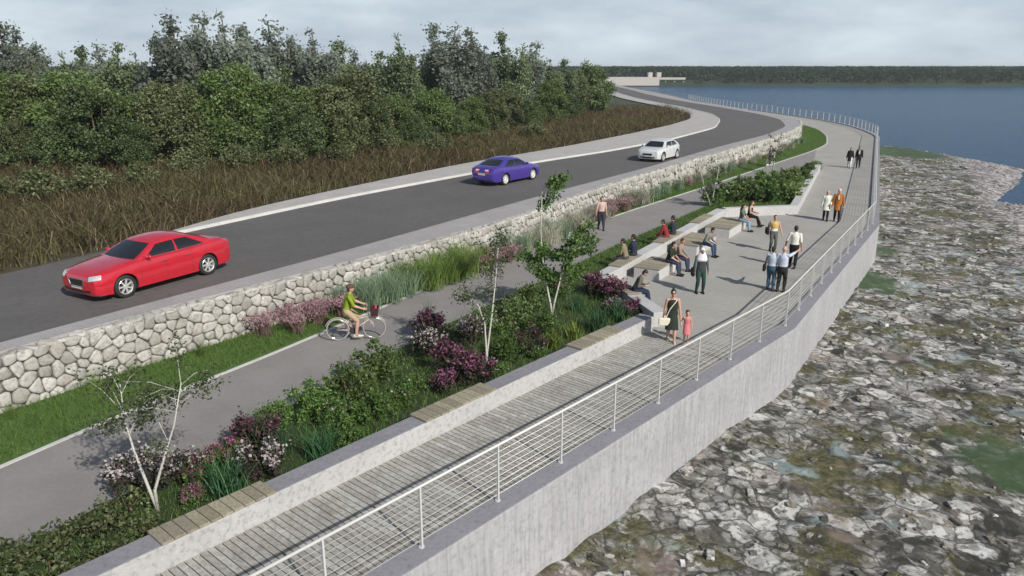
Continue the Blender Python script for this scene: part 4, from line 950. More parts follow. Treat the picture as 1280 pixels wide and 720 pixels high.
    me = gmb.mesh('cabin', mat, True); bm = bmesh.new(); bm.from_mesh(me); bmesh.ops.remove_doubles(bm, verts=bm.verts[:], dist=.002); bmesh.ops.recalc_face_normals(bm, faces=bm.faces[:]); bm.to_mesh(me); bm.free(); me.set_sharp_from_angle(angle=R(40)); cabin = link('cabin', me, root)
    x = MB(); patch(x, lambda w_, v: end(0, w_, v, .008), .075, .925, .10, .93, 12, 6); x.build('windscreen', M['glass'], root, True)
    x = MB(); patch(x, lambda w_, v: end(1, w_, v, .008), .10, .90, .16, .90, 12, 6); x.build('rear_window', M['glass'], root, True)
    for sy in (1, -1):
        for u0, u1 in ((.09, .47), (.50, .86)):
            def fn(u, v, u0=u0, u1=u1): return side(u if not (u1 > .8) else u - .06 * v * (u - u0) / (u1 - u0), v, sy, .007)
            x = MB(); patch(x, fn, u0, u1, .10, .84, 8, 5, sy > 0); x.build('side_window', M['glass'], root, True)
        tr_ = MB(); tr_.tube([side(.07 + .8 * i / 10, .06, sy, .012) for i in range(11)], .009, 5); tr_.build('window_trim', M['chrome'], root)
    # panels laid on the body by projection
    def decal(name, pts, d, mt, off=.006, sub=4, parent=root):
        bm = bmesh.new(); f = bm.faces.new([bm.verts.new(p) for p in pts]); bmesh.ops.subdivide_edges(bm, edges=bm.edges[:], cuts=sub, use_grid_fill=True); bmesh.ops.triangulate(bm, faces=[q for q in bm.faces if len(q.verts) > 4])
        d = Vector(d).normalized()
        for v in bm.verts:
            h = bvh0.ray_cast(v.co - d * 3, d)
            if h[0] is not None: v.co = h[0] - d * off
        me = bpy.data.meshes.new(name); bm.to_mesh(me); bm.free(); me.materials.append(mt); me.polygons.foreach_set('use_smooth', [True] * len(me.polygons)); return link(name, me, parent)
    zf = lerp_tab(tab, .045)[0]; D_ = (-1, 0, -.12); k = .86
    decal('grille', [(3, .36, zf - .08), (3, -.36, zf - .08), (3, -.27, zf - .27), (3, .27, zf - .27)], D_, M['grille'], .008)
    gf = MB(); gf.tube([(0, 0, 0), (0, 0, 0.001)], .001, 3)
    for s_ in (1, -1):
        hx = X(.02); decal('headlight', [(hx, s_ * .50, zf - .055), (hx, s_ * .90, zf + .03), (hx, s_ * .92, zf - .10), (hx, s_ * .52, zf - .19)], (-1, -s_ * .55, -.22), M['lamp'], .010)
        decal('fog_lamp', [(3, s_ * .50, .36), (3, s_ * .74, .39), (3, s_ * .72, .31), (3, s_ * .50, .30)], (-1, -s_ * .2, 0), M['grille'], .006)
        zt_ = lerp_tab(tab, .94)[0]
        tl = decal('taillight', [(-3, s_ * .52, zt_ - .10), (-3, s_ * .80, zt_ - .08), (-3, s_ * .82, zt_ - .30), (-3, s_ * .56, zt_ - .30)], (1, -s_ * .55, 0), M['tail'], .008)
        decal('lens', [(-3, s_ * .54, zt_ - .11), (-3, s_ * .79, zt_ - .10), (-3, s_ * .80, zt_ - .18), (-3, s_ * .56, zt_ - .18)], (1, -s_ * .55, 0), M['tailw'], .014, 4, tl)
        for tt in (.29, .47, .655):     # door gaps
            decal('door_gap', [(X(tt) + .006, s_ * 3, .30), (X(tt) - .006, s_ * 3, .30), (X(tt) - .006, s_ * 3, .88), (X(tt) + .006, s_ * 3, .88)], (0, -s_, 0), M['darkgap'], .002, 6)
        for tt in (.45, .625):
            h = bvh0.ray_cast(Vector((X(tt), s_ * 3, .83)), Vector((0, -s_, 0)))[0]; q = MB(); q.box((h.x, h.y + s_ * .018, h.z), .17, .022, .026); bevel(q.build('door_handle', M['chrome'], root), .008)
        q = MB(); bpt = side(.10, .02, s_); q.ball((bpt.x - .05, bpt.y + s_ * .15, bpt.z + .08), .055, .10, .065); q.tube([(bpt.x - .05, bpt.y + s_ * .01, bpt.z + .04), (bpt.x - .05, bpt.y + s_ * .12, bpt.z + .07)], .025, 6); q.build('wing_mirror', mat, root, True)
    decal('air_intake', [(3, .40, .36), (3, -.40, .36), (3, -.34, .27), (3, .34, .27)], (-1, 0, 0), M['grille'], .006)
    decal('number_plate', [(3, .25, .47), (3, -.25, .47), (3, -.25, .39), (3, .25, .39)], (-1, 0, 0), M['plate'], .012)
    decal('number_plate', [(-3, .25, .72), (-3, -.25, .72), (-3, -.25, .61), (-3, .25, .61)], (1, 0, 0), M['plate'], .012)
    decal('boot_lid_gap', [(-3, .60, .62), (-3, -.60, .62), (-3, -.60, .605), (-3, .60, .605)], (1, 0, 0), M['darkgap'], .004)
    fr = MB(); pts = [(3, .37, zf - .07), (3, -.37, zf - .07), (3, -.28, zf - .28), (3, .28, zf - .28)]; pr = []
    for i in range(4):
        for j in range(5):
            p = Vector(pts[i]).lerp(Vector(pts[(i + 1) % 4]), j / 5); h = bvh0.ray_cast(p, Vector((-1, 0, -.12)).normalized())[0]
            if h: pr.append(h + Vector((.01, 0, 0)))
    if len(pr) > 4: fr.tube(pr + [pr[0]], .012, 5); fr.build('grille_surround', M['chrome'], root)
    for x_ in xs:
        for sy in (1, -1):
            wl = empty('wheel', (x_, sy * (track / 2), wr)); wl.parent = root
            ty = MB(); ty.lathe([(.225, -.10), (.30, -.112), (.325, -.10), (wr, -.07), (wr, .07), (.325, .10), (.30, .112), (.225, .10)], (0, 0, 0), (0, 1, 0), 32); ty.build('tyre', M['black'], wl, True)
            rm = MB(); rm.lathe([(.235, -.08), (.235, .095), (.222, .105), (.212, .095), (.205, .02)], (0, 0, 0), (0, sy, 0), 32)
            for j in range(spokes):
                a = 2 * math.pi * j / spokes; mt = Matrix.Rotation(a, 3, 'Y'); c = mt @ Vector((.12, sy * .075, 0)); rm.box(c, .21, .03, .052 if spokes < 9 else .035, M=mt)
            rm.tube([(0, sy * .05, 0), (0, sy * .10, 0)], .05, 14); rm.build('rim', rim, wl)
            dk = MB(); dk.tube([(0, sy * .0, 0), (0, sy * .018, 0)], .21, 24); dk.build('brake_disc', M['grille'], wl)
    return root
GC = 'cars on the road'
make_car('red saloon car driving on the road above the gabion wall, nearest the camera', SEDAN, 4.83, 2.86, g(160, 372, ZR), g(262, 343.5, ZR), True, paint('red_paint', (.50, .015, .03)), M['rim'], 7, GC)
make_car('violet blue saloon car driving away between the reeds and the gabion wall', SEDAN, 4.65, 2.72, g(666, 224.6, ZR), g(632.4, 231.5, ZR), False, paint('violet_paint', (.055, .03, .26)), M['rimw'], 9, GC)
make_car('white hatchback car, the farthest one, rounding the bend', HATCH, 4.0, 2.5, g(829.6, 202.2, ZR), g(845.6, 198.2, ZR), True, paint('white_paint', (.62, .63, .63)), M['rim'], 10, GC)

# ------------------------------------------------------------------ people
def v3(*a): return Vector(a)
def ik(a, t, l1, l2, hint):
    d = t - a; L = max(.02, min(d.length, (l1 + l2) * .999)); u = d.normalized(); t = a + u * L
    h = hint - u * hint.dot(u); h = h.normalized() if h.length > 1e-4 else u.orthogonal().normalized()
    x = (l1 * l1 - l2 * l2 + L * L) / (2 * L); y = math.sqrt(max(0, l1 * l1 - x * x)); return a + u * x + h * y, t
FAB = {}
def fab(c):
    c = tuple(c)
    if c not in FAB: FAB[c] = cloth('fabric', c)
    return FAB[c]
HAIRM = {'black': (.012, .010, .010), 'brown': (.05, .028, .014), 'grey': (.33, .32, .31), 'white': (.55, .54, .52), 'blond': (.22, .14, .06), 'red': (.09, .025, .015)}
def person(label, loc, face, h=1.75, z=0.0, pel=(0, 0, .92), lean=2, feet=None, hands=None, knees=None, head=(0, 0), top=None, bottom=None, dress=None, shoes=(.02, .02, .02), hair='short', hcol='brown', extra=None, skin='skin', fem=False, scarf=None, hs=1.0, group='people on the promenade', twist=0):
    """face: heading in degrees (world, 0 = +x). Local frame: +y forward, +x to the person's right."""
    k = h / 1.75; r = empty('person', (loc[0], loc[1], z), R(face - 90)); r.scale = (k, k, k); tag(r, label, 'person', group)
    Pl = v3(*pel); tdir = v3(0, math.sin(R(lean)), math.cos(R(lean))); RX = v3(1, 0, 0)
    N = Pl + tdir * .50; sw_ = .165 if fem else .185
    Sh = [Pl + tdir * .455 + RX * s_ * sw_ for s_ in (-1, 1)]; Hp = [Pl + RX * s_ * .088 + v3(0, 0, -.01) for s_ in (-1, 1)]
    yaw, pitch = head; HM = Matrix.Rotation(R(-yaw), 3, 'Z') @ Matrix.Rotation(R(-pitch), 3, 'X') @ Matrix.Scale(hs, 3)
    Hc = N + tdir * .06 + HM @ v3(0, .025, .12)
    feet = feet or [(-.10, 0, 0), (.10, .02, 0)]; hands = hands or [(-.27, .03, .82), (.27, .03, .82)]
    hint_k = knees or v3(0, 1, 0)
    An = [v3(*f[:3]) + v3(0, 0, .085) for f in feet]; Kn = []
    for i in range(2):
        kk, a = ik(Hp[i], An[i], .44, .42, v3(*hint_k) if not isinstance(hint_k, Vector) else hint_k); Kn.append(kk); An[i] = a
    El, Wr = [], []
    for i in range(2):
        e_, w_ = ik(Sh[i], v3(*hands[i][:3]), .285, .255, v3((-1 if i == 0 else 1) * .5, -1, -.3)); El.append(e_); Wr.append(w_)
    def torso(mb, e_, lo=-.05, hi=1, wf=1.0):
        W_ = .098 if fem else .108
        seg = [(-.07, .108 + (.008 if fem else 0)), (.02, .118), (.14, W_), (.26, .112), (.36, .118), (.44, .098), (.49, .062)]
        rr = lambda t_: float(np.interp(t_, [q[0] for q in seg], [q[1] for q in seg])); lo_, hi_ = max(lo, -.07), min(hi, .49); pts = [(lo_, rr(lo_))] + [(t_, r_) for t_, r_ in seg if lo_ + .01 < t_ < hi_ - .01] + [(hi_, rr(hi_))]; mb.tube([Pl + tdir * t_ for t_, _ in pts], [r_ * wf + e_ for _, r_ in pts], 14, 'round', 1.38, RX)
    def arm(mb, i, e_, to=1.0):
        a, b_, c = Sh[i], El[i], Wr[i]; mb.tube([a, a.lerp(b_, .5), b_], [.056 + e_, .05 + e_, .043 + e_], 10, 'round')
        if to > .5: mb.tube([b_, b_.lerp(c, .4), c], [.043 + e_, .041 + e_, .028 + e_], 10, 'round')
    def legs(mb, e_, to=1.0):
        for i in range(2):
            a, b_, c = Hp[i], Kn[i], An[i]; t_ = min(1, to * 2); mb.tube([a, a.lerp(b_, .5 * t_), a.lerp(b_, t_)], [.092 + e_, .082 + e_, (.092 - .034 * t_) + e_], 12, 'round')
            if to > .5: f = (to - .5) * 2; mb.tube([b_, b_.lerp(c, .35 * f), b_.lerp(c, f)], [.057 + e_, .06 + e_, (.057 - .02 * f) + e_], 12, 'round')
    b_ = MB(); torso(b_, 0); b_.tube([Sh[0], Sh[1]], .052, 10, 'round'); b_.tube([N - tdir * .05, Hc - v3(0, 0, .03)], [.058, .05], 10, 'round')
    for i in range(2):
        arm(b_, i, 0, 1); d = (Wr[i] - El[i]).normalized(); b_.tube([Wr[i], Wr[i] + d * .05, Wr[i] + d * .085], [.028, .034, .03], 8, 'round')
    legs(b_, 0)
    for i in range(2):
        fd = v3(0, 1, 0) if not (len(feet[i]) > 3) else Matrix.Rotation(R(-feet[i][3]), 3, 'Z') @ v3(0, 1, 0); dn = v3(0, 0, -.05)
        b_.tube([An[i] + dn * .9 - fd * .03, An[i] + dn * 1.0 + fd * .10, An[i] + dn * 1.15 + fd * .16], [.038, .034, .024], 8, 'round')
    b_.ball(Hc, .075, .094, .112, HM, 14, 10); b_.ball(Hc + HM @ v3(0, .035, -.055), .052, .055, .055, HM)
    b_.ball(Hc + HM @ v3(0, .098, -.018), .013, .018, .02, HM, 8, 6)
    for s_ in (-1, 1): b_.ball(Hc + HM @ v3(s_ * .075, -.005, -.005), .012, .022, .032, HM, 8, 6)
    me = remeshed(b_, .0115, 3)
    ex = MB()
    for i in range(2):          # fingers rooted in the palm
        d = (Wr[i] - El[i]).normalized(); s_ = -1 if i == 0 else 1; sd = d.cross(RX).normalized(); sd = v3(0, 1, 0) - d * d.y if abs(d.y) < .9 else v3(0, 0, 1) - d * d.z; sd.normalize(); nn = d.cross(sd); inn = nn if nn.dot(RX) * s_ < 0 else -nn
        for q, (o_, l_) in enumerate(((.024, .068), (.008, .078), (-.009, .072), (-.025, .056))):
            a = Wr[i] + d * .075 + sd * o_; ex.tube([a, a + d * l_ * .55 + inn * .006, a + d * l_ * .9 + inn * .028], [.0095, .0085, .0065], 6, 'round')
        a = Wr[i] + d * .03 + sd * .026; ex.tube([a, a + d * .035 + sd * .022 + inn * .012, a + d * .062 + sd * .026 + inn * .02], [.012, .010, .008], 6, 'round')
    ex.mi = 1
    for s_ in (-1, 1): ex.ball(Hc + HM @ v3(s_ * .030, .083, .012), .014, .009, .008, HM, 8, 6)
    for s_ in (-1, 1): ex.tube([Hc + HM @ v3(s_ * .016, .092, .030), Hc + HM @ v3(s_ * .044, .082, .031)], .005, 5)
    ex.mi = 2; ex.tube([Hc + HM @ v3(-.022, .084, -.062), Hc + HM @ v3(0, .092, -.061), Hc + HM @ v3(.022, .084, -.062)], .0065, 5)
    em = ex.mesh('ex'); bm = bmesh.new(); bm.from_mesh(me); bm.from_mesh(em)
    me2 = bpy.data.meshes.new('body'); bm.to_mesh(me2); bm.free(); [me2.materials.append(M[q]) for q in (skin, 'eye', 'lip')]; me2.polygons.foreach_set('use_smooth', [True] * len(me2.polygons)); link('body', me2, r)
    def part(name, mb, c, vx=.014, s_=3):
        me = remeshed(mb, vx, s_); me.materials.append(fab(c) if isinstance(c, (tuple, list)) else c); me.name = name; return link(name, me, r)
    if bottom:
        m = MB(); to = {'trousers': .97, 'shorts': .46, 'capri': .8}[bottom[0]]; legs(m, .013, to); torso(m, .009, -.08, .05); part(bottom[0] if bottom[0] != 'capri' else 'trousers', m, bottom[1])
        if to > .9 :
            pass
    if top:
        kind, c = top[0], top[1]; e_ = {'coat': .022, 'jacket': .017}.get(kind, .008); m = MB()
        torso(m, e_, -.08 if kind != 'crop' else .1, .50 if kind != 'strapless' else .37)
        if kind != 'strapless' and kind != 'vest':
            m.tube([Sh[0], Sh[1]], .058 + e_ * .6, 10, 'round')
            for i in range(2): arm(m, i, e_ * .85, .4 if kind in ('tshirt',) else 1)
        if kind in ('coat', 'jacket'):
            ln = .34 if kind == 'coat' else .12; mid_k = (Kn[0] + Kn[1]) / 2; dn = (mid_k - Pl).normalized(); m.tube([Pl, Pl + dn * ln * .5, Pl + dn * ln], [.135, .145, .155], 14, True, 1.3, RX)
        part({'tshirt': 'shirt', 'shirt': 'shirt', 'coat': 'coat', 'jacket': 'jacket', 'strapless': 'strapless_top', 'vest': 'waistcoat'}.get(kind, 'shirt'), m, c)
        if len(top) > 2:
            m = MB(); torso(m, e_ + .012, .0 if len(top) < 4 else top[3][0], .46 if len(top) < 4 else top[3][1], 1.0); part('waistcoat', m, top[2])
    if dress:
        c, hem, strap = dress; m = MB(); torso(m, .016, -.05, .37); kn = (Kn[0] + Kn[1]) / 2; dn = (kn - Pl).normalized()
        m.tube([Pl + tdir * .05, Pl + dn * hem * .5, Pl + dn * hem], [.125, .15, .165], 16, True, 1.28, RX)
        for s_ in (-1, 1):
            if strap: m.tube([Pl + tdir * .33 + v3(s_ * .07, .10, 0), Pl + tdir * .475 + v3(s_ * .085, .03, .0), Pl + tdir * .36 + v3(s_ * .07, -.10, 0)], .016, 6, 'round')
        part('dress', m, c)
    if shoes:
        m = MB()
        for i in range(2):
            fd = v3(0, 1, 0) if not (len(feet[i]) > 3) else Matrix.Rotation(R(-feet[i][3]), 3, 'Z') @ v3(0, 1, 0); dn = v3(0, 0, -.045)
            m.tube([An[i] + dn - fd * .05, An[i] + dn + fd * .04, An[i] + dn * 1.1 + fd * .12, An[i] + dn * 1.15 + fd * .19], [.047, .046, .042, .03], 10, 'round')
        part('shoes', m, shoes, .012, 2)
    hm = plain('hair_' + hcol, HAIRM[hcol], .6, var=.3) if ('hair_' + hcol) not in bpy.data.materials else bpy.data.materials['hair_' + hcol]
    if hair and hair != 'bald':
        m = MB(); m.ball(Hc + HM @ v3(0, -.018, .032), .084, .098, .094, HM, 14, 10); m.ball(Hc + HM @ v3(0, -.045, -.02), .076, .066, .085, HM)
        if hair == 'bun': m.ball(Hc + HM @ v3(0, -.055, .135), .04, .04, .038, HM)
        if hair == 'long': m.tube([Hc + HM @ v3(0, -.055, .0), N - tdir * .02 + v3(0, -.085, 0), N - tdir * .13 + v3(0, -.10, 0)], [.078, .075, .035], 10, 'round', 1.2, RX)
        if hair == 'tail': m.tube([Hc + HM @ v3(0, -.09, .04), Hc + HM @ v3(0, -.14, -.02), N + v3(0, -.12, -.02)], [.035, .03, .012], 8, 'round')
        if hair == 'bob': m.tube([Hc + HM @ v3(0, -.03, .03), Hc + HM @ v3(0, -.035, -.09)], [.088, .078], 12, 'round')
        part('hair', m, hm, .012, 2)
    if hair == 'bald':
        m = MB(); m.ball(Hc + HM @ v3(0, -.04, -.005), .082, .068, .06, HM); part('hair', m, hm, .012, 2)
    if scarf:
        m = MB(); m.ball(Hc + HM @ v3(0, -.022, .02), .092, .105, .118, HM); m.tube([Hc + v3(0, -.02, -.08), N + v3(0, .0, .0), N - tdir * .12], [.085, .12, .15], 14, 'round', 1.5, RX); o = part('headscarf', m, scarf, .014, 3)
    W = lambda p: r.matrix_basis @ Vector(p)
    J = dict(root=r, N=N, Hc=Hc, HM=HM, Wr=Wr, El=El, Sh=Sh, Pl=Pl, Kn=Kn, An=An, k=k, part=part, face=face, loc=(loc[0], loc[1], z))
    return J
def world(J, p):
    k = J['k']; a = R(J['face'] - 90); x, y, z = p; return Vector((J['loc'][0] + k * (x * math.cos(a) - y * math.sin(a)), J['loc'][1] + k * (x * math.sin(a) + y * math.cos(a)), J['loc'][2] + k * z))
def bag(J, c, size, col, label, strap=None, cat='bag', name='shoulder_bag'):
    p = world(J, c); b = empty(name, p, R(J['face'] - 90)); tag(b, label, cat)
    m = MB(); m.box((0, 0, 0), *size); o = m.build('bag_body', fab(col), b); bevel(o, min(size) * .35, 3)
    if strap:
        m = MB(); inv = [Vector(q) - Vector(c) for q in strap]; m.tube([q * J['k'] for q in inv], .014, 6); m.build('strap', fab(col), b)
    return b
toward = lambda a, b: math.degrees(math.atan2(b[1] - a[1], b[0] - a[0]))
CAMA = lambda p: toward(p, (0, 0))
WALK = [(-.10, .24, 0), (.10, -.22, .03)]
BLK = (.015, .015, .017); NAVY = (.02, .028, .055); JEAN = (.05, .085, .15); DK = (.03, .032, .03); WHT = (.62, .62, .60); BEI = (.24, .20, .15); PALE = (.42, .47, .55)
# woman in a dark dress with a white bag, child in pink
p = g(838, 427); J = person('woman in dark green strapless dress and sunglasses walking with white shoulder bag beside the child', p, CAMA(p) + 6, 1.68, feet=[(-.09, .18, 0), (.09, -.14, .02)], hands=[(-.26, .06, .80), (.27, .02, .78)], dress=((.022, .03, .022), .50, False), shoes=(.45, .36, .28), hair='bun', hcol='black', fem=True)
m = MB(); [m.ball(J['Hc'] + J['HM'] @ v3(s_ * .032, .092, .012), .026, .012, .018, J['HM']) for s_ in (-1, 1)]; m.tube([J['Hc'] + J['HM'] @ v3(-.075, .05, .016), J['Hc'] + J['HM'] @ v3(0, .10, .016), J['Hc'] + J['HM'] @ v3(.075, .05, .016)], .006, 5); m.build('sunglasses', M['eye'], J['root'], True)
bag(J, (.24, .15, .70), (.34, .10, .24), (.66, .62, .50), 'cream white shoulder bag hanging at the side of the woman in the dark dress', [(.20, .15, .80), (.10, .17, 1.10), (-.09, .12, 1.36), (-.12, 0, 1.42), (-.05, -.14, 1.30), (.14, -.12, .95), (.25, .04, .80)])
p = g(857, 427.5); J = person('small girl in a pink dress walking beside the woman with the white bag', p, CAMA(p) + 10, .98, feet=[(-.08, .10, 0), (.08, -.10, 0)], hands=[(-.26, .05, .86), (.30, .02, .95)], dress=((.55, .16, .18), .46, True), shoes=(.5, .4, .35), hair='bob', hcol='black', fem=True, hs=1.38)
# person in white headscarf with a dark bag
p = g(874, 366); J = person('person in white headscarf, waistcoat and dark green trousers standing alone on the plaza', p, CAMA(p) + 15, 1.72, feet=[(-.12, .02, 0), (.12, .0, 0)], hands=[(-.27, .02, .82), (.24, .10, .84)], top=('shirt', (.10, .11, .12), (.045, .05, .055), (-.08, .38)), bottom=('trousers', (.022, .05, .045)), hair=None, scarf=(.60, .60, .62), skin='skin2')
bag(J, (.29, -.02, .80), (.10, .26, .30), BLK, 'black bag on the shoulder of the person with white headscarf', [(.27, -.02, .94), (.24, -.02, 1.2), (.18, .02, 1.44), (.22, -.08, 1.2), (.27, -.08, .94)])
# pair at the railing seen from behind
p = g(962, 363); A_ = toward((0, 0), p); J = person('person in pale shirt and jeans with dark bag, seen from behind beside the pointing man', p, A_ - 8, 1.70, feet=[(-.10, .05, 0), (.11, -.06, 0)], top=('tshirt', PALE), bottom=('trousers', (.045, .09, .13)), hair='short', hcol='black', fem=True, head=(20, 0))
bag(J, (-.27, -.02, .88), (.10, .24, .26), BLK, 'dark bag at the hip of the person in jeans next to the pointing man', [(-.25, -.02, 1.0), (-.20, -.02, 1.3), (-.1, .02, 1.46), (-.2, -.09, 1.25), (-.26, -.1, 1.0)])
p = g(975, 365); J = person('man in pale blue shirt and dark trousers pointing across the water, seen from behind', p, A_ - 12, 1.76, feet=[(-.11, 0, 0), (.11, .03, 0)], hands=[(-.27, .0, .82), (.40, .52, 1.52)], top=('tshirt', (.45, .49, .58)), bottom=('trousers', DK), hair='bald', hcol='grey', head=(12, 0))
# couple holding hands
p = g(965, 314); A_ = CAMA(p); J = person('woman in yellow and white strapless top, hand in hand with the man in white', p, A_ + 14, 1.68, feet=[(-.09, .12, 0), (.09, -.08, 0)], hands=[(-.34, .10, .86), (.25, -.02, .86)], top=('strapless', (.62, .58, .46), (.52, .36, .12), (.26, .37)), bottom=('trousers', (.10, .10, .10)), hair='tail', hcol='brown', fem=True)
bag(J, (.30, -.02, .96), (.14, .34, .30), BLK, 'big black bag on the arm of the woman in the yellow and white top', [(.26, -.02, 1.1), (.22, -.02, 1.3), (.17, .02, 1.45), (.24, -.09, 1.3), (.28, -.1, 1.1)])
p = g(990, 335); J = person('man in white t-shirt and black trousers walking away beside the railing, seen from behind', p, toward((0, 0), p) - 6, 1.80, feet=[(-.11, .14, 0), (.10, -.12, .01)], hands=[(-.34, .10, .88), (.28, -.04, .84)], top=('tshirt', (.66, .65, .58)), bottom=('trousers', BLK), hair='short', hcol='black', skin='skin2')
# elderly couple
p = g(1031, 276); J = person('older woman in white coat walking arm in arm with the man in an orange jacket', p, CAMA(p) + 4, 1.66, feet=[(-.09, .12, 0), (.09, -.10, 0)], hands=[(-.20, .14, .98), (.26, .02, .84)], top=('coat', (.62, .62, .55)), bottom=('trousers', BLK), hair='bob', hcol='grey', fem=True)
p = g(1045, 277); J = person('older white haired man in orange brown jacket walking towards the camera', p, CAMA(p) + 2, 1.80, feet=[(-.10, .10, 0), (.10, -.12, 0)], top=('coat', (.34, .13, .035)), bottom=('trousers', BLK), hair='short', hcol='white')
m = MB(); m.box((0, .150, 1.28), .07, .02, .22); o = m.build('shirt_front', fab((.6, .6, .58)), J['root'])
# far couple
p = g(1061, 210); person('far walker in black jacket and white trousers, left of the far couple', p, CAMA(p), 1.70, feet=WALK, top=('coat', BLK), bottom=('trousers', (.6, .6, .56)), hair='bob', hcol='brown', fem=True)
p = g(1072, 210); J = person('far walker in open black jacket over white scarf and black trousers', p, CAMA(p), 1.78, feet=[(-.1, -.2, .02), (.1, .2, 0)], top=('jacket', BLK), bottom=('trousers', BLK), hair='short', hcol='black'); m = MB(); m.box((0, .155, 1.27), .10, .02, .30); m.build('scarf', fab((.6, .6, .58)), J['root'])
# seated people
SEATED = dict(pel=(0, 0, .60), lean=8, feet=[(-.11, .46, 0), (.11, .50, 0)], hands=[(-.12, .38, .64), (.12, .38, .64)])
def sit(label, p, face, h=1.70, seat=.49, **k):
    a = dict(SEATED); kk = h / 1.75; fz = (seat - .10 - .0) ; a['pel'] = (0, .0, (seat + .10 * kk) / kk); a.update(k)
    return person(label, p, face, h, 0.0, **a)
a58 = 59.0
p = g(794, 364, .49); J = sit('person in brown grey top reading a tablet on the curved seat wall', (p.x, p.y), -14, top=('shirt', (.13, .115, .10)), bottom=('trousers', NAVY), hair='short', hcol='black', lean=24, head=(0, 38), hands=[(-.08, .34, .76), (.10, .34, .76)], feet=[(-.10, .52, 0), (.10, .44, 0)])
q = world(J, (0, .42, .80)); tb = empty('tablet', q, R(J['face'] - 90)); tag(tb, 'pale tablet held in the lap of the reading person', 'tablet'); m = MB(); m.box((0, 0, 0), .20, .012, .15, M=Matrix.Rotation(R(-50), 3, 'X')); bevel(m.build('tablet_case', M['black'], tb), .004); m = MB(); m.box((0, -.004, .006), .18, .008, .13, M=Matrix.Rotation(R(-50), 3, 'X')); m.build('screen', plain('tablet_screen', (.55, .56, .56), .2), tb)
def mid_t(s_, n_): q = ter(s_, n_); return (q.x, q.y)
sit('person in beige jacket sitting on the terrace wall facing the cycle path', mid_t(2.35, .30), a58 + 97, top=('shirt', (.20, .17, .11)), bottom=('trousers', (.06, .06, .07)), hair='short', hcol='black', lean=14, feet=[(-.11, .5, .0), (.11, .48, .0)])
sit('person in navy top sitting upright beside the beige jacket on the terrace wall', mid_t(3.05, .24), a58 + 88, top=('shirt', NAVY), bottom=('trousers', DK), hair='short', hcol='black', lean=4, h=1.78)
sit('person in red jacket sitting on the terrace wall facing the cycle path', mid_t(7.0, .26), a58 + 100, top=('jacket', (.22, .022, .03)), bottom=('trousers', (.10, .09, .07)), hair='short', hcol='black', lean=20, hands=[(-.14, .46, .62), (.14, .44, .60)])
sit('person in dark navy jacket sitting upright next to the red jacket', mid_t(7.75, .22), a58 + 86, top=('shirt', (.025, .03, .05)), bottom=('trousers', DK), hair='short', hcol='black', lean=4, h=1.78)
p = g(836, 327, .50); sit('person in dark green t-shirt and jeans sitting at the edge of the nearest bench block', (p.x, p.y), -36, top=('tshirt', (.022, .03, .018)), bottom=('trousers', (.035, .045, .085)), hair='short', hcol='black', lean=14, head=(-10, 12))
p = g(847, 322, .50); sit('red haired person in beige shirt and jeans sitting next to the dark green t-shirt', (p.x, p.y), -34, top=('shirt', (.27, .20, .15)), bottom=('trousers', (.035, .045, .085)), hair='short', hcol='red', lean=14, head=(8, 14), h=1.68)
p = g(882, 305, .50); sit('person in grey shirt and jeans leaning forward on the middle bench block', (p.x, p.y), -48, top=('shirt', (.20, .19, .17)), bottom=('trousers', (.045, .07, .13)), hair='short', hcol='black', lean=26, head=(-5, 30), hands=[(-.10, .42, .66), (.16, .36, .62)])
p = g(926, 276, .50); sit('person in grey green top and light jeans sitting on the farthest bench block', (p.x, p.y), -34, top=('tshirt', (.10, .13, .10)), bottom=('trousers', (.20, .27, .35)), hair='long', hcol='black', lean=8, fem=True)
p = g(936, 271, .50); sit('person in black vest and black trousers with legs stretched out on the farthest bench block', (p.x, p.y), -32, top=('strapless', BLK), bottom=('trousers', BLK), hair='long', hcol='brown', lean=10, fem=True, hands=[(-.14, .36, .74), (.14, .36, .74)], feet=[(-.10, .52, 0), (.10, .66, .12)])
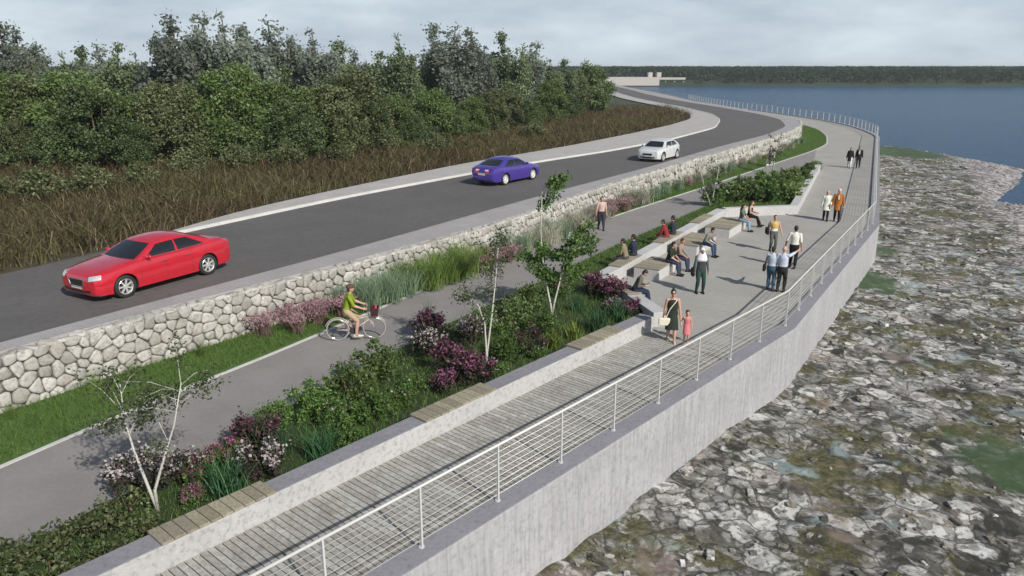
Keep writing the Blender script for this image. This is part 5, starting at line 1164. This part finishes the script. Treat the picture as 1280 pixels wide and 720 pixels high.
# walkers and riders on the cycle path
p = g(751, 287); person('walker in pale pink top and dark trousers on the cycle path beyond the tall birch', p, CAMA(p) + 10, 1.72, feet=WALK, top=('tshirt', (.50, .36, .33)), bottom=('trousers', (.03, .03, .05)), hair='short', hcol='brown', group='people on the cycle path')
def bicycle(label, p, face, frame, k=1.0, basket=True):
    r = empty('bicycle', (p[0], p[1], .012), R(face - 90)); r.scale = (k, k, k); tag(r, label, 'bicycle', 'bicycles on the cycle path'); wr = .345; yb, yf = -.54, .54
    for y in (yb, yf):
        w_ = empty('wheel', (0, y, wr)); w_.parent = r; m = MB(); m.lathe([(wr - .036 + .018 * math.cos(a), .018 * math.sin(a)) for a in [i * math.pi / 5 for i in range(11)]], (0, 0, 0), (1, 0, 0), 36)
        m2 = MB(); m2.lathe([(wr + .0 + .017 * math.cos(a) - .017, .019 * math.sin(a)) for a in [i * math.pi / 5 for i in range(11)]], (0, 0, 0), (1, 0, 0), 36); m2.build('tyre', M['tyre_pale'], w_, True)
        m3 = MB(); m3.tube([(-.04, 0, 0), (.04, 0, 0)], .022, 8)
        for i in range(20): a = i * math.pi / 10; m3.tube([(.015 * (-1) ** i, 0, 0), (0, math.cos(a) * (wr - .05), math.sin(a) * (wr - .05))], .0022, 4)
        m3.build('spokes', M['chrome'], w_); m.build('rim', M['chrome'], w_, True)
    f = MB(); BB = (0, -.10, .30); ST_ = (0, -.22, .78); HT = (0, .36, .86); HB = (0, .40, .62)
    for a, b_, q in ((BB, ST_, .017), (BB, HB, .020), ((0, -.19, .60), (0, .385, .72), .016), (HT, HB, .019)): f.tube([a, b_], q, 8)
    for s_ in (-1, 1): f.tube([BB, (s_ * .055, yb, wr)], .011, 6); f.tube([(0, -.205, .70), (s_ * .055, yb, wr)], .010, 6); f.tube([HB, (s_ * .055, yf - .04, .5), (s_ * .055, yf, wr)], .012, 6)
    f.build('frame', frame, r, True); m = MB(); m.ball((0, -.25, .83), .085, .14, .03); m.tube([ST_, (0, -.245, .82)], .014, 8); m.build('saddle', M['black'], r, True)
    m = MB(); m.tube([HT, (0, .34, 1.0)], .014, 8); m.tube([(-.28, .20, 1.03), (-.2, .32, 1.03), (0, .35, 1.0), (.2, .32, 1.03), (.28, .20, 1.03)], .013, 8); m.build('handlebar', M['chrome'], r, True)
    m = MB(); m.lathe([(.02, -.008), (.095, -.006), (.095, .006), (.02, .008)], (.05, BB[1], BB[2]), (1, 0, 0), 20); m.tube([(.06, BB[1], BB[2]), (.07, BB[1] + .12, BB[2] - .12)], .011, 6); m.tube([(-.06, BB[1], BB[2]), (-.07, BB[1] - .12, BB[2] + .12)], .011, 6); m.box((.13, BB[1] + .12, BB[2] - .12), .10, .07, .022); m.box((-.13, BB[1] - .12, BB[2] + .12), .10, .07, .022); m.build('crankset', M['black'], r)
    for y, a0, a1 in ((yb, 10, 170), (yf, 20, 150)):
        m = MB(); m.tube([(0, y + math.cos(R(a)) * (wr + .03), wr + math.sin(R(a)) * (wr + .03)) for a in range(a0, a1 + 1, 14)], .012, 5); m.build('mudguard', frame, r, True)
    if basket:
        m = MB(); t_, b2 = [(-.17, .44, 1.0), (.17, .44, 1.0), (.17, .70, 1.0), (-.17, .70, 1.0)], [(-.13, .46, .74), (.13, .46, .74), (.13, .66, .74), (-.13, .66, .74)]
        m.add(t_ + b2, [(0, 4, 5, 1), (1, 5, 6, 2), (2, 6, 7, 3), (3, 7, 4, 0), (4, 7, 6, 5)]); o = m.build('basket', fab((.05, .022, .03)), r); so_ = o.modifiers.new('s', 'SOLIDIFY'); so_.thickness = .015
    return r
M['tyre_pale'] = plain('pale_tyre', (.34, .32, .30), .6); FR = plain('bicycle_frame_paint', (.44, .35, .33), .35)
def rider(label, p, face, top, bottom, helmet, h=1.76, skin='skin'):
    J = person(label, p, face, h, .012, pel=(0, -.25, .94), lean=14, feet=[(-.13, -.24, .36), (.13, .0, .12)], hands=[(-.25, .22, 1.045), (.25, .22, 1.045)], head=(0, -2), top=('tshirt', top), bottom=bottom, shoes=(.55, .5, .42), hair='short', hcol='brown', skin=skin, group='people on the cycle path')
    if helmet:
        m = MB(); HM, Hc = J['HM'], J['Hc']; m.ball(Hc + HM @ v3(0, -.012, .055), .098, .125, .082, HM, 16, 10); J['part']('helmet', m, (.10, .06, .045), .013, 2)
    return J
a, b_ = g(424, 426), g(468, 423.5); face = toward(a, b_); c = (a + b_) / 2; kx = (a - b_).length / 1.08
bicycle('pale pink city bicycle with dark front basket crossing the cycle path', c, face, FR, 1.0)
rider('cyclist in lime green t-shirt, beige shorts and helmet riding the bicycle with a basket', c, face, (.20, .28, .02), ('shorts', (.38, .29, .19)), True)
q = empty('red_bottle', (0, 0, 0)); m = MB(); m.tube([(0, 0, 0), (0, 0, .14), (0, 0, .17), (0, 0, .20)], [.035, .035, .015, .015], 10); m.build('bottle_body', plain('red_plastic', (.5, .04, .04), .4), q, True); ca, sa = math.cos(R(face - 90)), math.sin(R(face - 90)); q.location = (c.x + (-.05) * ca - .56 * sa, c.y + (-.05) * sa + .56 * ca, .76); q.rotation_euler = (0, R(12), 0); q.scale = (1.5, 1.5, 1.5); tag(q, 'red bottle standing in the dark basket of the bicycle', 'bottle')
p = g(961, 209); t_ = at_s(PATH_LD, 95)[1]; fc = math.degrees(math.atan2(t_.y, t_.x)) + 180
bicycle('dark bicycle far along the path near the grass bend', (p.x, p.y), fc, M['grille'], 1.0, False)
rider('distant cyclist in grey top riding the far bicycle near the grass bend', (p.x, p.y), fc, (.30, .31, .30), ('trousers', DK), True)

# ------------------------------------------------------------------ sky, sun, camera
AZ = R(128.4); EL = R(35)
w = bpy.data.worlds.new('World'); scn.world = w; w.use_nodes = True; t = w.node_tree; bg = t.nodes['Background']
sky = t.nodes.new('ShaderNodeTexSky'); sky.sky_type = 'NISHITA'; sky.sun_disc = False; sky.sun_elevation = EL; sky.sun_rotation = R(141.6); sky.air_density = 1.0; sky.dust_density = 1.5
tc = t.nodes.new('ShaderNodeTexCoord'); mp = t.nodes.new('ShaderNodeMapping'); mp.inputs['Scale'].default_value = (2.6, 2.6, 9); t.links.new(tc.outputs['Generated'], mp.inputs[0])
nz = t.nodes.new('ShaderNodeTexNoise'); nz.inputs['Scale'].default_value = 2.0; nz.inputs['Detail'].default_value = 7; nz.inputs['Roughness'].default_value = .55; t.links.new(mp.outputs[0], nz.inputs['Vector'])
r1 = t.nodes.new('ShaderNodeValToRGB'); r1.color_ramp.elements[0].position = .34; r1.color_ramp.elements[0].color = (5.9, 7.0, 8.2, 1); r1.color_ramp.elements[1].position = .68; r1.color_ramp.elements[1].color = (9.0, 10.2, 11.1, 1); t.links.new(nz.outputs['Fac'], r1.inputs[0])
mx = t.nodes.new('ShaderNodeMix'); mx.data_type = 'RGBA'; 
sp = t.nodes.new('ShaderNodeSeparateXYZ'); t.links.new(tc.outputs['Generated'], sp.inputs[0]); mr = t.nodes.new('ShaderNodeMapRange'); mr.interpolation_type = 'SMOOTHSTEP'; mr.inputs[1].default_value = .06; mr.inputs[2].default_value = .40; mr.inputs[3].default_value = .92; mr.inputs[4].default_value = .12; t.links.new(sp.outputs[2], mr.inputs[0]); t.links.new(mr.outputs[0], mx.inputs[0])
t.links.new(sky.outputs[0], mx.inputs[6]); t.links.new(r1.outputs[0], mx.inputs[7]); t.links.new(mx.outputs[2], bg.inputs[0]); bg.inputs[1].default_value = .076
sun = bpy.data.lights.new('sun', 'SUN'); sun.energy = 4.7; sun.angle = R(.7); sun.color = (1, .95, .87); so = bpy.data.objects.new('sun', sun); COL.objects.link(so); so.location = (30, -40, 60)
so.rotation_euler = Vector((math.cos(AZ) * math.cos(EL), math.sin(AZ) * math.cos(EL), -math.sin(EL))).to_track_quat('-Z', 'Y').to_euler()
cam = bpy.data.cameras.new('camera'); cam.sensor_width = 36; cam.lens = F / 1280 * 36; cam.clip_end = 15000; cam.clip_start = .1
co = bpy.data.objects.new('camera', cam); COL.objects.link(co); co.location = (0, 0, CH); co.rotation_euler = (math.pi / 2 - TH, 0, 0); scn.camera = co
hm = bpy.data.materials.new('haze'); hm.use_nodes = True; ht = hm.node_tree; ht.nodes.remove(ht.nodes['Principled BSDF']); pv = ht.nodes.new('ShaderNodeVolumePrincipled'); pv.inputs['Color'].default_value = (.86, .91, .95, 1); pv.inputs['Density'].default_value = .00022; ht.links.new(pv.outputs[0], ht.nodes['Material Output'].inputs['Volume'])
hz = MB(); hz.box((0, 5700, 6.0), 18400, 13000, 22.0); tag(hz.build('haze', hm), kind='stuff')
vs = scn.view_settings; vs.view_transform = 'Standard'; vs.look = 'None'; vs.gamma = 1; vs.exposure = .1; vs.use_curve_mapping = False
